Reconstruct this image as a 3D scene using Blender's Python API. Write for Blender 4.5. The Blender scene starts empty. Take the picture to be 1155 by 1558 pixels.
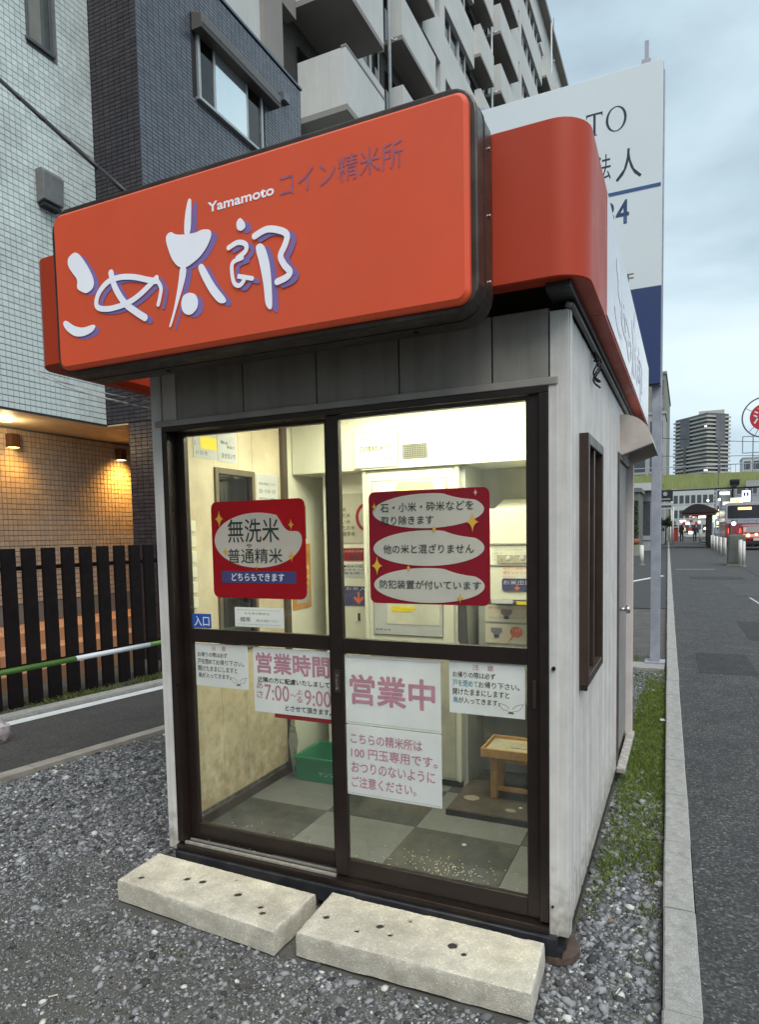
import bpy, math, random
import numpy as np
from mathutils import Matrix, Vector, noise as mnoise
random.seed(7); rng = np.random.default_rng(11)
SC = bpy.context.scene
COL = SC.collection
R = math.radians

# ------------------------------------------------------------------ camera
yaw, pitch, roll = 0.4323, -0.0688, -0.0198
r0 = Vector((math.cos(yaw), math.sin(yaw), 0))
fw = Vector((-math.sin(yaw) * math.cos(pitch), math.cos(yaw) * math.cos(pitch), math.sin(pitch)))
u0 = r0.cross(fw)
rr = math.cos(roll) * r0 + math.sin(roll) * u0
uu = -math.sin(roll) * r0 + math.cos(roll) * u0
cam_d = bpy.data.cameras.new('camera'); cam = bpy.data.objects.new('camera', cam_d); COL.objects.link(cam)
cam.matrix_world = Matrix(((rr.x, uu.x, -fw.x, 0.3612), (rr.y, uu.y, -fw.y, -2.3045), (rr.z, uu.z, -fw.z, 1.5243), (0, 0, 0, 1)))
cam_d.sensor_fit = 'VERTICAL'; cam_d.sensor_height = 36; cam_d.lens = 1011.57 / 1558 * 36
cam_d.shift_y = (881.14 - 779) / 1558
cam_d.clip_start = 0.05; cam_d.clip_end = 3000
SC.camera = cam

# ------------------------------------------------------------------ sky, sun, exposure
SUN_EL, SUN_AZ = R(54), R(142)
world = bpy.data.worlds.new('World'); SC.world = world; world.use_nodes = True
nt = world.node_tree; nt.nodes.clear()
def wn(t, **k):
    n = nt.nodes.new(t)
    for a, b in k.items(): setattr(n, a, b)
    return n
out = wn('ShaderNodeOutputWorld'); bg = wn('ShaderNodeBackground'); bg.inputs[1].default_value = 0.082
sky = wn('ShaderNodeTexSky', sky_type='NISHITA', sun_disc=False, sun_elevation=SUN_EL, sun_rotation=SUN_AZ)
tc = wn('ShaderNodeTexCoord'); mp = wn('ShaderNodeMapping'); mp.inputs['Scale'].default_value = (1.0, 1.0, 2.3)
n1 = wn('ShaderNodeTexNoise'); n1.inputs['Scale'].default_value = 1.7; n1.inputs['Detail'].default_value = 6; n1.inputs['Roughness'].default_value = .55
n2 = wn('ShaderNodeTexNoise'); n2.inputs['Scale'].default_value = 3.0; n2.inputs['Detail'].default_value = 5; n2.inputs['Roughness'].default_value = .48; n2.inputs['Distortion'].default_value = .3
rp = wn('ShaderNodeValToRGB'); rp.color_ramp.elements[0].position = .28; rp.color_ramp.elements[0].color = (.62, .62, .62, 1)
rp.color_ramp.elements[1].position = .56; rp.color_ramp.elements[1].color = (1, 1, 1, 1)
cr = wn('ShaderNodeValToRGB')
cr.color_ramp.elements[0].position = .30; cr.color_ramp.elements[0].color = (3.8, 4.85, 5.55, 1)
cr.color_ramp.elements[1].position = .66; cr.color_ramp.elements[1].color = (6.3, 7.4, 7.9, 1)
e = cr.color_ramp.elements.new(.47); e.color = (5.0, 6.3, 7.0, 1)
mx = wn('ShaderNodeMixRGB')
L = nt.links.new
L(tc.outputs['Generated'], mp.inputs[0]); L(mp.outputs[0], n1.inputs['Vector']); L(mp.outputs[0], n2.inputs['Vector'])
L(n1.outputs['Fac'], rp.inputs[0]); L(n2.outputs['Fac'], cr.inputs[0])
L(rp.outputs[0], mx.inputs[0]); L(sky.outputs[0], mx.inputs[1]); L(cr.outputs[0], mx.inputs[2])
L(mx.outputs[0], bg.inputs[0]); L(bg.outputs[0], out.inputs[0])
sd = bpy.data.lights.new('sun', 'SUN'); sd.energy = 1.5; sd.angle = R(42); sd.color = (1, .95, .9)
so = bpy.data.objects.new('sun', sd); COL.objects.link(so)
so.rotation_euler = (R(90) - SUN_EL, 0, math.pi - SUN_AZ)
SC.view_settings.view_transform = 'Standard'; SC.view_settings.look = 'None'
SC.view_settings.exposure = 0.74; SC.view_settings.gamma = 1.0; SC.view_settings.use_curve_mapping = False
SC.cycles.max_bounces = 8; SC.cycles.transparent_max_bounces = 16
SC.cycles.sample_clamp_indirect = 6; SC.cycles.use_denoising = True; SC.cycles.caustics_reflective = False; SC.cycles.caustics_refractive = False

# ------------------------------------------------------------------ materials
MATS = {}
def mat(name, col, rough=.6, metal=0, var=.12, vscale=6., bump=0., bscale=60., grime=None, gamt=0., emit=None, estr=0., spec=.5, streak=False, trans=0., island=0., coat=0.):
    """procedural surface: base colour with two-scale variation, optional dirt, fine relief"""
    if name in MATS: return MATS[name]
    m = bpy.data.materials.new(name); m.use_nodes = True; MATS[name] = m
    t = m.node_tree; N = t.nodes; l = t.links.new
    b = N['Principled BSDF']; b.inputs['Roughness'].default_value = rough; b.inputs['Metallic'].default_value = metal
    b.inputs['Specular IOR Level'].default_value = spec; b.inputs['Coat Weight'].default_value = coat; b.inputs['Coat Roughness'].default_value = .08
    c = N.new('ShaderNodeTexCoord')
    def noise(s, det=5, vec=None, rgh=.6):
        n = N.new('ShaderNodeTexNoise'); n.inputs['Scale'].default_value = s; n.inputs['Detail'].default_value = det; n.inputs['Roughness'].default_value = rgh
        l(vec if vec else c.outputs['Object'], n.inputs['Vector']); return n.outputs['Fac']
    def mapr(v, a, b_, c_, d):
        n = N.new('ShaderNodeMapRange'); l(v, n.inputs[0])
        for i, q in enumerate((a, b_, c_, d)): n.inputs[i + 1].default_value = q
        return n.outputs[0]
    def mul(colr, fac):
        n = N.new('ShaderNodeMixRGB'); n.blend_type = 'MULTIPLY'; n.inputs[0].default_value = 1
        if isinstance(colr, tuple): n.inputs[1].default_value = (*colr, 1)
        else: l(colr, n.inputs[1])
        l(fac, n.inputs[2]); return n.outputs[0]
    cur = mul(tuple(col), mapr(noise(vscale), .3, .7, 1 - var, 1 + var))
    if island:
        g = N.new('ShaderNodeNewGeometry'); cur = mul(cur, mapr(g.outputs['Random Per Island'], 0, 1, 1 - island, 1 + island))
    if grime:
        vec = None
        if streak:
            q = N.new('ShaderNodeMapping'); q.inputs['Scale'].default_value = (14, 14, .9); l(c.outputs['Object'], q.inputs[0]); vec = q.outputs[0]
        f = mapr(noise(1.2 if streak else vscale * .6, 6, vec), .45, .72, 0, gamt)
        n = N.new('ShaderNodeMixRGB'); l(f, n.inputs[0]); l(cur, n.inputs[1]); n.inputs[2].default_value = (*grime, 1); cur = n.outputs[0]
    l(cur, b.inputs['Base Color'])
    l(mapr(noise(vscale * 2.3), .3, .7, max(.02, rough - .08), min(1, rough + .08)), b.inputs['Roughness'])
    if bump:
        bp = N.new('ShaderNodeBump'); bp.inputs['Strength'].default_value = bump; bp.inputs['Distance'].default_value = .004
        l(noise(bscale, 4), bp.inputs['Height']); l(bp.outputs[0], b.inputs['Normal'])
    if emit:
        b.inputs['Emission Color'].default_value = (*emit, 1); b.inputs['Emission Strength'].default_value = estr
    if trans:
        o = N['Material Output']; tr = N.new('ShaderNodeBsdfTranslucent'); ms = N.new('ShaderNodeMixShader'); ms.inputs[0].default_value = trans
        l(cur, tr.inputs[0]); l(b.outputs[0], ms.inputs[1]); l(tr.outputs[0], ms.inputs[2]); l(ms.outputs[0], o.inputs[0])
    return m
def glassmat(name, tint=(.93, .96, .95), ior=1.5, rough=.02, film=0., fcol=(.6, .6, .58)):
    if name in MATS: return MATS[name]
    m = bpy.data.materials.new(name); m.use_nodes = True; MATS[name] = m
    N = m.node_tree.nodes; l = m.node_tree.links.new; N.clear()
    o = N.new('ShaderNodeOutputMaterial'); tr = N.new('ShaderNodeBsdfTransparent'); gl = N.new('ShaderNodeBsdfGlossy'); fr = N.new('ShaderNodeFresnel'); ms = N.new('ShaderNodeMixShader')
    tr.inputs[0].default_value = (*tint, 1); gl.inputs['Roughness'].default_value = rough; fr.inputs[0].default_value = ior
    ge = N.new('ShaderNodeNewGeometry'); iv = N.new('ShaderNodeMath'); iv.operation = 'SUBTRACT'; iv.inputs[0].default_value = 1; l(ge.outputs['Backfacing'], iv.inputs[1])
    fm = N.new('ShaderNodeMath'); fm.operation = 'MULTIPLY'; l(fr.outputs[0], fm.inputs[0]); l(iv.outputs[0], fm.inputs[1]); fm2 = N.new('ShaderNodeMath'); fm2.operation = 'MINIMUM'; l(fm.outputs[0], fm2.inputs[0]); fm2.inputs[1].default_value = 1
    l(fm2.outputs[0], ms.inputs[0]); l(tr.outputs[0], ms.inputs[1]); l(gl.outputs[0], ms.inputs[2])
    if film:
        c = N.new('ShaderNodeTexCoord'); mp_ = N.new('ShaderNodeMapping'); mp_.inputs['Scale'].default_value = (5, 5, 2.2); n = N.new('ShaderNodeTexNoise'); n.inputs['Scale'].default_value = 1.6; n.inputs['Detail'].default_value = 8; n.inputs['Roughness'].default_value = .7
        l(c.outputs['Object'], mp_.inputs[0]); l(mp_.outputs[0], n.inputs['Vector']); g = N.new('ShaderNodeMapRange'); l(n.outputs['Fac'], g.inputs[0]); g.inputs[1].default_value = .42; g.inputs[2].default_value = .75; g.inputs[3].default_value = film * .15; g.inputs[4].default_value = film
        df = N.new('ShaderNodeBsdfDiffuse'); df.inputs[0].default_value = (*fcol, 1); m2 = N.new('ShaderNodeMixShader'); l(g.outputs[0], m2.inputs[0]); l(ms.outputs[0], m2.inputs[1]); l(df.outputs[0], m2.inputs[2]); l(m2.outputs[0], o.inputs[0])
    else: l(ms.outputs[0], o.inputs[0])
    return m
def emat(name, col, s):
    if name in MATS: return MATS[name]
    m = bpy.data.materials.new(name); m.use_nodes = True; MATS[name] = m
    b = m.node_tree.nodes['Principled BSDF']; b.inputs['Base Color'].default_value = (*col, 1)
    b.inputs['Emission Color'].default_value = (*col, 1); b.inputs['Emission Strength'].default_value = s
    return m

M_siding = mat('siding_paint', (.66, .62, .585), .55, grime=(.38, .34, .31), gamt=.3, streak=True, bump=.25, bscale=260)
M_front = mat('front_panel_shaded_taupe', (.30, .28, .25), .5, grime=(.16, .145, .125), gamt=.5, streak=True, bump=.2, bscale=260)  # taupe paint, its colour darkened partly to carry shade under the sign
M_trimw = mat('trim_paint', (.68, .66, .63), .5, grime=(.33, .3, .27), gamt=.4, streak=True, bump=.2, bscale=120)
def splash(m, z0=.10, z1=.42, col=(.26, .225, .18)):
    N = m.node_tree.nodes; l = m.node_tree.links.new; b = N['Principled BSDF']; old = b.inputs['Base Color'].links[0].from_socket
    c = N.new('ShaderNodeTexCoord'); sp = N.new('ShaderNodeSeparateXYZ'); l(c.outputs['Object'], sp.inputs[0]); n = N.new('ShaderNodeTexNoise'); n.inputs['Scale'].default_value = 22; n.inputs['Detail'].default_value = 8; l(c.outputs['Object'], n.inputs['Vector'])
    g = N.new('ShaderNodeMapRange'); l(sp.outputs['Z'], g.inputs[0]); g.inputs[1].default_value = z0; g.inputs[2].default_value = z1; g.inputs[3].default_value = .30; g.inputs[4].default_value = -.25
    a = N.new('ShaderNodeMath'); l(n.outputs['Fac'], a.inputs[0]); l(g.outputs[0], a.inputs[1]); q = N.new('ShaderNodeMapRange'); l(a.outputs[0], q.inputs[0]); q.inputs[1].default_value = .5; q.inputs[2].default_value = .85; q.inputs[4].default_value = .75
    x = N.new('ShaderNodeMixRGB'); l(q.outputs[0], x.inputs[0]); l(old, x.inputs[1]); x.inputs[2].default_value = (*col, 1); l(x.outputs[0], b.inputs['Base Color'])
splash(M_siding); splash(M_trimw)
M_alu = mat('bronze_aluminium', (.022, .014, .012), .35, metal=.2, var=.2, vscale=9, bump=.05)
M_black = mat('black_steel', (.014, .014, .017), .5, var=.3, vscale=14, bump=.3)
M_rail = mat('worn_rail', (.55, .52, .47), .4, metal=.6, var=.2, vscale=30)
M_glass = glassmat('door_glass', ior=1.6, film=.06)
M_wglass = glassmat('window_glass', (.5, .54, .54), 1.7)
M_fascia = mat('fascia_red', (.45, .048, .018), .45, spec=.25, var=.06, vscale=2, grime=(.34, .06, .03), gamt=.4)
M_face = mat('sign_face_orange', (.64, .082, .034), .38, spec=.3, var=.07, vscale=2.2, coat=.06, emit=(1, .16, .07), estr=.05, grime=(.52, .10, .055), gamt=.4)
M_frame = mat('sign_frame_brown', (.042, .033, .028), .38, metal=.3, var=.25, vscale=12, grime=(.12, .1, .08), gamt=.5)
M_white = mat('lettering_white', (.84, .86, .92), .4, spec=.3, var=.03)
M_signw = mat('sign_letter_white', (.84, .86, .93), .4, spec=.3, var=.03, emit=(.85, .88, 1), estr=.07)
M_purple = mat('lettering_purple', (.24, .17, .44), .4, var=.08)
M_faded = mat('lettering_faded', (.36, .11, .16), .45, var=.3, vscale=50, grime=(.27, .13, .30), gamt=.8)
M_ply = mat('plywood', (.68, .60, .44), .55, var=.13, vscale=5, grime=(.36, .26, .14), gamt=.45, bump=.2)
splash(M_ply, .15, 1.15, (.40, .29, .16))
M_cream = mat('cream_panel', (.78, .78, .66), .4, var=.03, vscale=3, grime=(.55, .52, .4), gamt=.2)
M_creamd = mat('cream_worn', (.50, .48, .38), .55, var=.12, vscale=6, grime=(.24, .2, .13), gamt=.6)
M_grayp = mat('gray_panel', (.42, .43, .40), .5, var=.08, vscale=4, grime=(.25, .22, .17), gamt=.4)
M_plinth = mat('plinth_black', (.03, .027, .022), .6, var=.2)
M_tl = mat('vinyl_light', (.155, .16, .155), .5, var=.12, vscale=7, grime=(.16, .16, .14), gamt=.5)
M_td = mat('vinyl_dark', (.042, .043, .040), .5, var=.16, vscale=8, grime=(.17, .15, .10), gamt=.45)
M_rice = mat('rice', (.75, .68, .5), .6, var=.1)
M_wood = mat('raw_wood', (.48, .27, .09), .6, var=.25, vscale=14, grime=(.2, .1, .04), gamt=.5, bump=.4)
M_woodtop = mat('wood_tray', (.52, .47, .33), .6, var=.15, vscale=10, grime=(.2, .15, .08), gamt=.6)
M_mat = mat('rubber_mat', (.055, .045, .032), .7, var=.35, vscale=7, grime=(.14, .11, .07), gamt=.4)
M_crate = mat('green_plastic', (.01, .23, .10), .4, var=.1)
M_conc = mat('concrete', (.40, .37, .32), .85, var=.16, vscale=9, grime=(.20, .18, .14), gamt=.55, bump=.7, bscale=70)
M_kerb = mat('kerb_concrete', (.36, .355, .335), .9, var=.12, vscale=30, grime=(.20, .19, .17), gamt=.5, bump=1.0, bscale=260, island=.08)
M_paper = mat('notice_white', (.86, .88, .90), .5, var=.03, trans=.5, grime=(.55, .55, .52), gamt=.2)
M_red = mat('sticker_red', (.46, .010, .022), .4, var=.08, vscale=5, trans=.45)
M_cblob = mat('sticker_cream', (.90, .89, .79), .45, var=.04, trans=.5)
M_ink = mat('ink_black', (.02, .02, .02), .6)
M_inkg = mat('ink_green_black', (.02, .04, .03), .6)
M_pink = mat('ink_faded_pink', (.47, .23, .29), .6, var=.15, vscale=25)
M_navy = mat('ink_navy', (.06, .06, .18), .5)
M_blue = mat('sticker_blue', (.02, .09, .42), .45)
M_teal = mat('ink_teal', (.05, .28, .36), .5)
M_yel = mat('sparkle_yellow', (.75, .42, .05), .45)
M_yelp = mat('paper_yellow', (.85, .68, .02), .5)
M_ored = mat('ink_orange_red', (.78, .16, .06), .5)
M_orange = mat('poster_orange', (.62, .28, .06), .5, var=.3, vscale=14)
M_chrome = mat('chrome', (.6, .6, .6), .2, metal=1)
M_light = emat('fluorescent_diffuser', (1.0, .945, .72), 9.0)
M_steelp = mat('galvanised_pole', (.36, .38, .44), .5, metal=.15, var=.15, vscale=9, grime=(.22, .22, .25), gamt=.3)
M_bsw = mat('billboard_white', (.70, .77, .80), .4, var=.03, vscale=1)
M_bsn = mat('billboard_navy', (.030, .052, .155), .4, var=.05, vscale=1)
M_bink = mat('billboard_ink', (.01, .02, .05), .5)
M_bline = mat('billboard_line', (.03, .09, .26), .5)

# ------------------------------------------------------------------ mesh helpers
WM = {}
class MB:
    def __init__(s): s.v = []; s.f = []
    def quad(s, *p):
        n = len(s.v); s.v += [tuple(q) for q in p]; s.f.append(tuple(range(n, n + len(p)))); return s
    def box(s, x0, x1, y0, y1, z0, z1):
        n = len(s.v); s.v += [(x, y, z) for z in (z0, z1) for y in (y0, y1) for x in (x0, x1)]
        s.f += [tuple(n + i for i in q) for q in ((0, 2, 3, 1), (4, 5, 7, 6), (0, 1, 5, 4), (2, 6, 7, 3), (0, 4, 6, 2), (1, 3, 7, 5))]; return s
    def prism(s, pts, a, b, fn):
        """closed outline pts (2-D) extruded between a and b; fn(p, t) gives the 3-D point"""
        n = len(s.v); k = len(pts); s.v += [tuple(fn(p, a)) for p in pts] + [tuple(fn(p, b)) for p in pts]
        s.f += [tuple(n + i for i in range(k))[::-1], tuple(n + k + i for i in range(k))]
        s.f += [(n + i, n + (i + 1) % k, n + k + (i + 1) % k, n + k + i) for i in range(k)]; return s
    def cyl(s, p0, p1, r, n=12, r1=None, cap=True):
        p0, p1 = Vector(p0), Vector(p1); d = (p1 - p0).normalized(); a = d.orthogonal().normalized(); b = d.cross(a); r1 = r if r1 is None else r1
        k = len(s.v)
        for P, q in ((p0, r), (p1, r1)):
            s.v += [tuple(P + a * math.cos(2 * math.pi * i / n) * q + b * math.sin(2 * math.pi * i / n) * q) for i in range(n)]
        s.f += [(k + i, k + (i + 1) % n, k + n + (i + 1) % n, k + n + i) for i in range(n)]
        if cap: s.f += [tuple(k + i for i in range(n))[::-1], tuple(k + n + i for i in range(n))]
        return s
    def tube(s, pts, r, n=8):
        for a, b in zip(pts[:-1], pts[1:]): s.cyl(a, b, r, n)
        return s
    def ball(s, c, r, n=10, m=7, sq=(1, 1, 1)):
        k = len(s.v)
        for j in range(m + 1):
            t = math.pi * j / m
            for i in range(n):
                p = 2 * math.pi * i / n; s.v.append((c[0] + r * sq[0] * math.sin(t) * math.cos(p), c[1] + r * sq[1] * math.sin(t) * math.sin(p), c[2] + r * sq[2] * math.cos(t)))
        for j in range(m):
            for i in range(n): s.f.append((k + j * n + i, k + (j + 1) * n + i, k + (j + 1) * n + (i + 1) % n, k + j * n + (i + 1) % n))
        return s
    def data(s, name, m, smooth=False):
        me = bpy.data.meshes.new(name); me.from_pydata(s.v, [], s.f); me.update()
        if m: me.materials.append(m)
        if smooth: me.polygons.foreach_set('use_smooth', [True] * len(me.polygons))
        return me
    def build(s, name, m, parent=None, bevel=0, smooth=False, seg=2, **tags):
        o = bpy.data.objects.new(name, s.data(name, m, smooth)); COL.objects.link(o); attach(o, parent)
        if bevel:
            b = o.modifiers.new('bevel', 'BEVEL'); b.width = bevel; b.segments = seg; b.limit_method = 'ANGLE'; b.harden_normals = False
        tagit(o, **tags); return o
def attach(o, parent):
    if parent is not None:
        o.parent = parent; o.matrix_parent_inverse = WM.get(parent.name, Matrix()).inverted()
def tagit(o, label=None, cat=None, group=None, kind=None):
    if label: o['label'] = label
    if cat: o['category'] = cat
    if group: o['group'] = group
    if kind: o['kind'] = kind
    return o
def thing(name, loc, label, cat, group=None):
    o = bpy.data.objects.new(name, None); o.empty_display_size = .1; COL.objects.link(o); o.location = loc
    WM[o.name] = Matrix.Translation(loc); return tagit(o, label, cat, group)
def box(name, b, m, parent=None, bevel=0, **k): return MB().box(*b).build(name, m, parent, bevel, **k)
def dup(o, dx=(0, 0, 0), parent='same', rotz=None, **tags):
    """copy a thing with its parts and sub-parts (mesh data shared)"""
    c = o.copy(); COL.objects.link(c)
    if parent != 'same': c.parent = parent
    c.location = Vector(o.location) + Vector(dx)
    if rotz is not None: c.rotation_euler[2] = rotz
    def rec(src, dst):
        for ch in list(src.children):
            d = ch.copy(); COL.objects.link(d); d.parent = dst; rec(ch, d)
    rec(o, c); tagit(c, **tags); return c
def rrect(x0, x1, z0, z1, r, n=5):
    p = []
    for cx, cz, a in ((x1 - r, z0 + r, -90), (x1 - r, z1 - r, 0), (x0 + r, z1 - r, 90), (x0 + r, z0 + r, 180)):
        for i in range(n + 1):
            t = R(a + 90 * i / n); p.append((cx + r * math.cos(t), cz + r * math.sin(t)))
    return p
FY = lambda p, t: (p[0], t, p[1])           # outline in x-z, depth in y
FX = lambda p, t: (t, p[0], p[1])           # outline in y-z, depth in x
def flat(name, poly, y, m, parent, th=.0012):
    """thin printed shape facing -y"""
    return MB().prism(poly, y - th, y, FY).build(name, m, parent)
def stroke(pts, w, sub=6):
    """outline polygons (circles + segments) of a rounded brush stroke through pts"""
    P = []
    n = len(pts)
    for i in range(n - 1):
        p0 = pts[max(i - 1, 0)]; p1 = pts[i]; p2 = pts[i + 1]; p3 = pts[min(i + 2, n - 1)]
        for j in range(sub):
            t = j / sub
            P.append(tuple(.5 * ((2 * p1[k]) + (-p0[k] + p2[k]) * t + (2 * p0[k] - 5 * p1[k] + 4 * p2[k] - p3[k]) * t * t + (-p0[k] + 3 * p1[k] - 3 * p2[k] + p3[k]) * t ** 3) for k in (0, 1)))
    P.append(pts[-1])
    Lf, Rt = [], []
    for i, p in enumerate(P):
        a = P[max(i - 1, 0)]; b = P[min(i + 1, len(P) - 1)]
        d = Vector((b[0] - a[0], b[1] - a[1])); d = d.normalized() if d.length > 1e-9 else Vector((1, 0)); nx, ny = -d.y * w / 2, d.x * w / 2
        Lf.append((p[0] + nx, p[1] + ny)); Rt.append((p[0] - nx, p[1] - ny))
    return P, Lf, Rt
def brush(mb, pts, w, y):
    """ribbon facing -y with round ends, each piece stepped a hair so crossings never coincide"""
    P, Lf, Rt = stroke(pts, w)
    for i in range(len(P) - 1): mb.quad(*[(q[0], y - i * .000004, q[1]) for q in (Rt[i], Rt[i + 1], Lf[i + 1], Lf[i])])
    for e_, dy in ((P[0], .00001), (P[-1], len(P) * .000004 + .00001)):
        mb.quad(*[(e_[0] + w / 2 * math.cos(t * math.pi / 8), y - dy, e_[1] + w / 2 * math.sin(t * math.pi / 8)) for t in range(16)])
TXT = []
def text(s, x0, x1, z0, z1, y, m, parent, bold=0., face='F', name='lettering', keep=False):
    """lettering filling the rectangle; face F looks to -y, W looks to +x (x0,x1 are then y values and y is x)"""
    cu = bpy.data.curves.new(name, 'FONT'); cu.body = s; cu.resolution_u = 3
    o = bpy.data.objects.new(name, cu); COL.objects.link(o); TXT.append((o, x0, x1, z0, z1, y, m, parent, face, keep, name, bold))
def flush_text():
    bpy.context.view_layer.update(); dg = bpy.context.evaluated_depsgraph_get()
    for o, x0, x1, z0, z1, y, m, parent, face, keep, name, bold in TXT:
        me = bpy.data.meshes.new_from_object(o.evaluated_get(dg)); n = len(me.vertices)
        if n == 0: bpy.data.objects.remove(o); continue
        co = np.empty(n * 3, 'f'); me.vertices.foreach_get('co', co); co = co.reshape(-1, 3)
        mn, mxx = co.min(0), co.max(0); sz = np.maximum(mxx - mn, 1e-6)
        sx, sz_ = (x1 - x0) / sz[0], (z1 - z0) / sz[1]
        if keep: sx = sz_ = min(sx, sz_)
        X = x0 + (co[:, 0] - mn[0]) * sx; Z = z0 + (co[:, 1] - mn[1]) * sz_
        v = np.stack([X, np.full(n, y), Z], 1) if face == 'F' else np.stack([np.full(n, y), X, Z], 1)
        if bold > .002:
            r_ = bold * (z1 - z0) * (1.0 if '\n' not in me.name else 1); K8 = [(0, 0)] + [(math.cos(a) * r_, math.sin(a) * r_) for a in np.arange(8) * math.pi / 4]; sg = -1 if face == 'F' else 1
            nl = len(me.loops); npn = len(me.polygons); li = np.empty(nl, 'i'); me.loops.foreach_get('vertex_index', li); ls = np.empty(npn, 'i'); me.polygons.foreach_get('loop_start', ls)
            VV = []
            for k8, (ax_, az_) in enumerate(K8):
                w8 = v.copy(); w8[:, 2] += az_
                if face == 'F': w8[:, 0] += ax_; w8[:, 1] += k8 * .00004
                else: w8[:, 1] += ax_; w8[:, 0] -= k8 * .00004
                VV.append(w8)
            VV = np.concatenate(VV).astype('f'); me = bpy.data.meshes.new(name); me.vertices.add(len(VV)); me.vertices.foreach_set('co', VV.ravel())
            me.loops.add(nl * 9); me.loops.foreach_set('vertex_index', np.concatenate([li + k8 * n for k8 in range(9)]).astype('i')); me.polygons.add(npn * 9)
            me.polygons.foreach_set('loop_start', np.concatenate([ls + k8 * nl for k8 in range(9)]).astype('i')); me.update(calc_edges=True)
        else: me.vertices.foreach_set('co', v.astype('f').ravel()); me.update()
        me.materials.clear(); me.materials.append(m)
        bpy.data.objects.remove(o)
        q = bpy.data.objects.new(name, me); COL.objects.link(q); attach(q, parent)
    TXT.clear()
# ================================================================== KIOSK
K = thing('rice_kiosk', (-.9, 1.4, 0), 'small cream metal clad rice milling kiosk with glass sliding doors and lit interior', 'kiosk')
# floor slab, base beam, feet
box('floor_base', (-1.79, -.01, .02, 2.76, .02, .126), M_plinth, K)
M_beam = mat('base_beam', (.018, .02, .027), .45, var=.3, vscale=12, grime=(.10, .09, .08), gamt=.4)
box('base_beam', (-1.74, -.034, -.035, .02, .03, .098), M_beam, K, .004)
for x in (-1.70, -.05):
    f = MB().cyl((x, .05, 0), (x, .05, .03), .085, 20).build('foot_pad', mat('rusty_pad', (.09, .06, .045), .8, var=.3, vscale=30), K, .003)
    MB().box(x - .04, x + .035, -.03, .06, .03, .05).build('foot_plate', M_beam, f)
# floor tiles (checker), each its own piece
xs = [-1.745, -1.27, -.79, -.29, -.05]; ys = [.05, .545, 1.01, 1.48, 1.95]
for i in range(4):
    for j in range(4):
        box('floor_tile', (xs[i] + .0012, xs[i + 1] - .0012, ys[j] + .0012, ys[j + 1] - .0012, .126, .1305 + .0004 * ((i + j) % 3)), M_td if (i + j) % 2 == 0 else M_tl, K)
# walls: inner linings
def lining(name, x0, x1, holes, y0, y1, z0, z1, m):
    """wall slab facing x with one rectangular opening"""
    (a, b, c, d) = holes
    mb = MB(); mb.box(x0, x1, y0, a, z0, z1); mb.box(x0, x1, b, y1, z0, z1); mb.box(x0, x1, a, b, z0, c); mb.box(x0, x1, a, b, d, z1)
    return mb.build(name, m, K)
box('plywood_panel', (-1.765, -1.747, .075, .349, .2, 2.22), M_ply, K)
box('plywood_panel', (-1.765, -1.747, .351, .548, .2, .93), M_ply, K); box('plywood_panel', (-1.765, -1.747, .351, .548, 1.86, 2.22), M_ply, K)
box('plywood_panel', (-1.765, -1.747, .550, .668, .2, .93), M_ply, K); box('plywood_panel', (-1.765, -1.747, .550, .668, 1.86, 2.22), M_ply, K)
box('plywood_panel', (-1.765, -1.747, .670, .935, .2, 2.22), M_ply, K)
box('skirting_board', (-1.747, -1.737, .075, .935, .131, .178), mat('skirting_dark', (.045, .03, .02), .6, var=.3), K, .002)
box('corner_stile', (-1.765, -1.725, .937, .985, .131, 2.22), mat('bronze_trim', (.10, .075, .05), .4, metal=.3), K, .003)
box('inner_wall', (-1.765, -1.747, .987, 2.55, .131, 2.22), M_cream, K)
box('inner_wall', (-.066, -.05, .075, .26, .131, 2.22), M_cream, K)
box('inner_wall', (-.066, -.05, .77, 2.55, .131, 2.22), M_cream, K)
box('inner_wall', (-.066, -.05, .262, .768, .131, .92), M_cream, K)
box('inner_wall', (-.066, -.05, .262, .768, 1.885, 2.22), M_cream, K)
box('inner_wall', (-1.745, -.067, 1.93, 1.95, .131, 2.22), M_cream, K)
box('ceiling_panel', (-1.77, -.045, .065, 2.6, 2.222, 2.24), mat('ceiling_white', (.78, .78, .70), .5), K)
# outer siding, right side: individual ribbed panels with recessed joints
def siding_strip(y0, y1, z0, z1, x, sgn):
    mb = MB(); w = (y1 - y0); prof = [(y0, 0)]
    nk = max(1, int(round(w / .19)))
    for k in range(nk):
        a = y0 + w * (k + .5) / nk
        prof += [(a - .016, 0), (a - .010, -.0025), (a + .010, -.0025), (a + .016, 0)]
    prof += [(y1, 0)]
    pts = [(x + sgn * d, y) for y, d in prof] + [(x - sgn * .03, y1), (x - sgn * .03, y0)]
    return mb.prism(pts, z0, z1, lambda p, t: (p[0], p[1], t))
seams = [.050, .2675]
edges = [(.050, .274), (.760, .995), (.999, 1.385), (1.389, 1.80)]
for a, b in edges: siding_strip(a, b - .003, .10, 2.25, 0, 1).build('siding_panel', M_siding, K)
siding_strip(.271, .760, .10, .932, 0, 1).build('siding_panel', M_siding, K); siding_strip(.271, .760, 1.878, 2.25, 0, 1).build('siding_panel', M_siding, K)
siding_strip(2.62, 2.72, .10, 2.25, 0, 1).build('siding_panel', M_siding, K); siding_strip(1.80, 2.62, 1.97, 2.25, 0, 1).build('siding_panel', M_siding, K)
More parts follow.
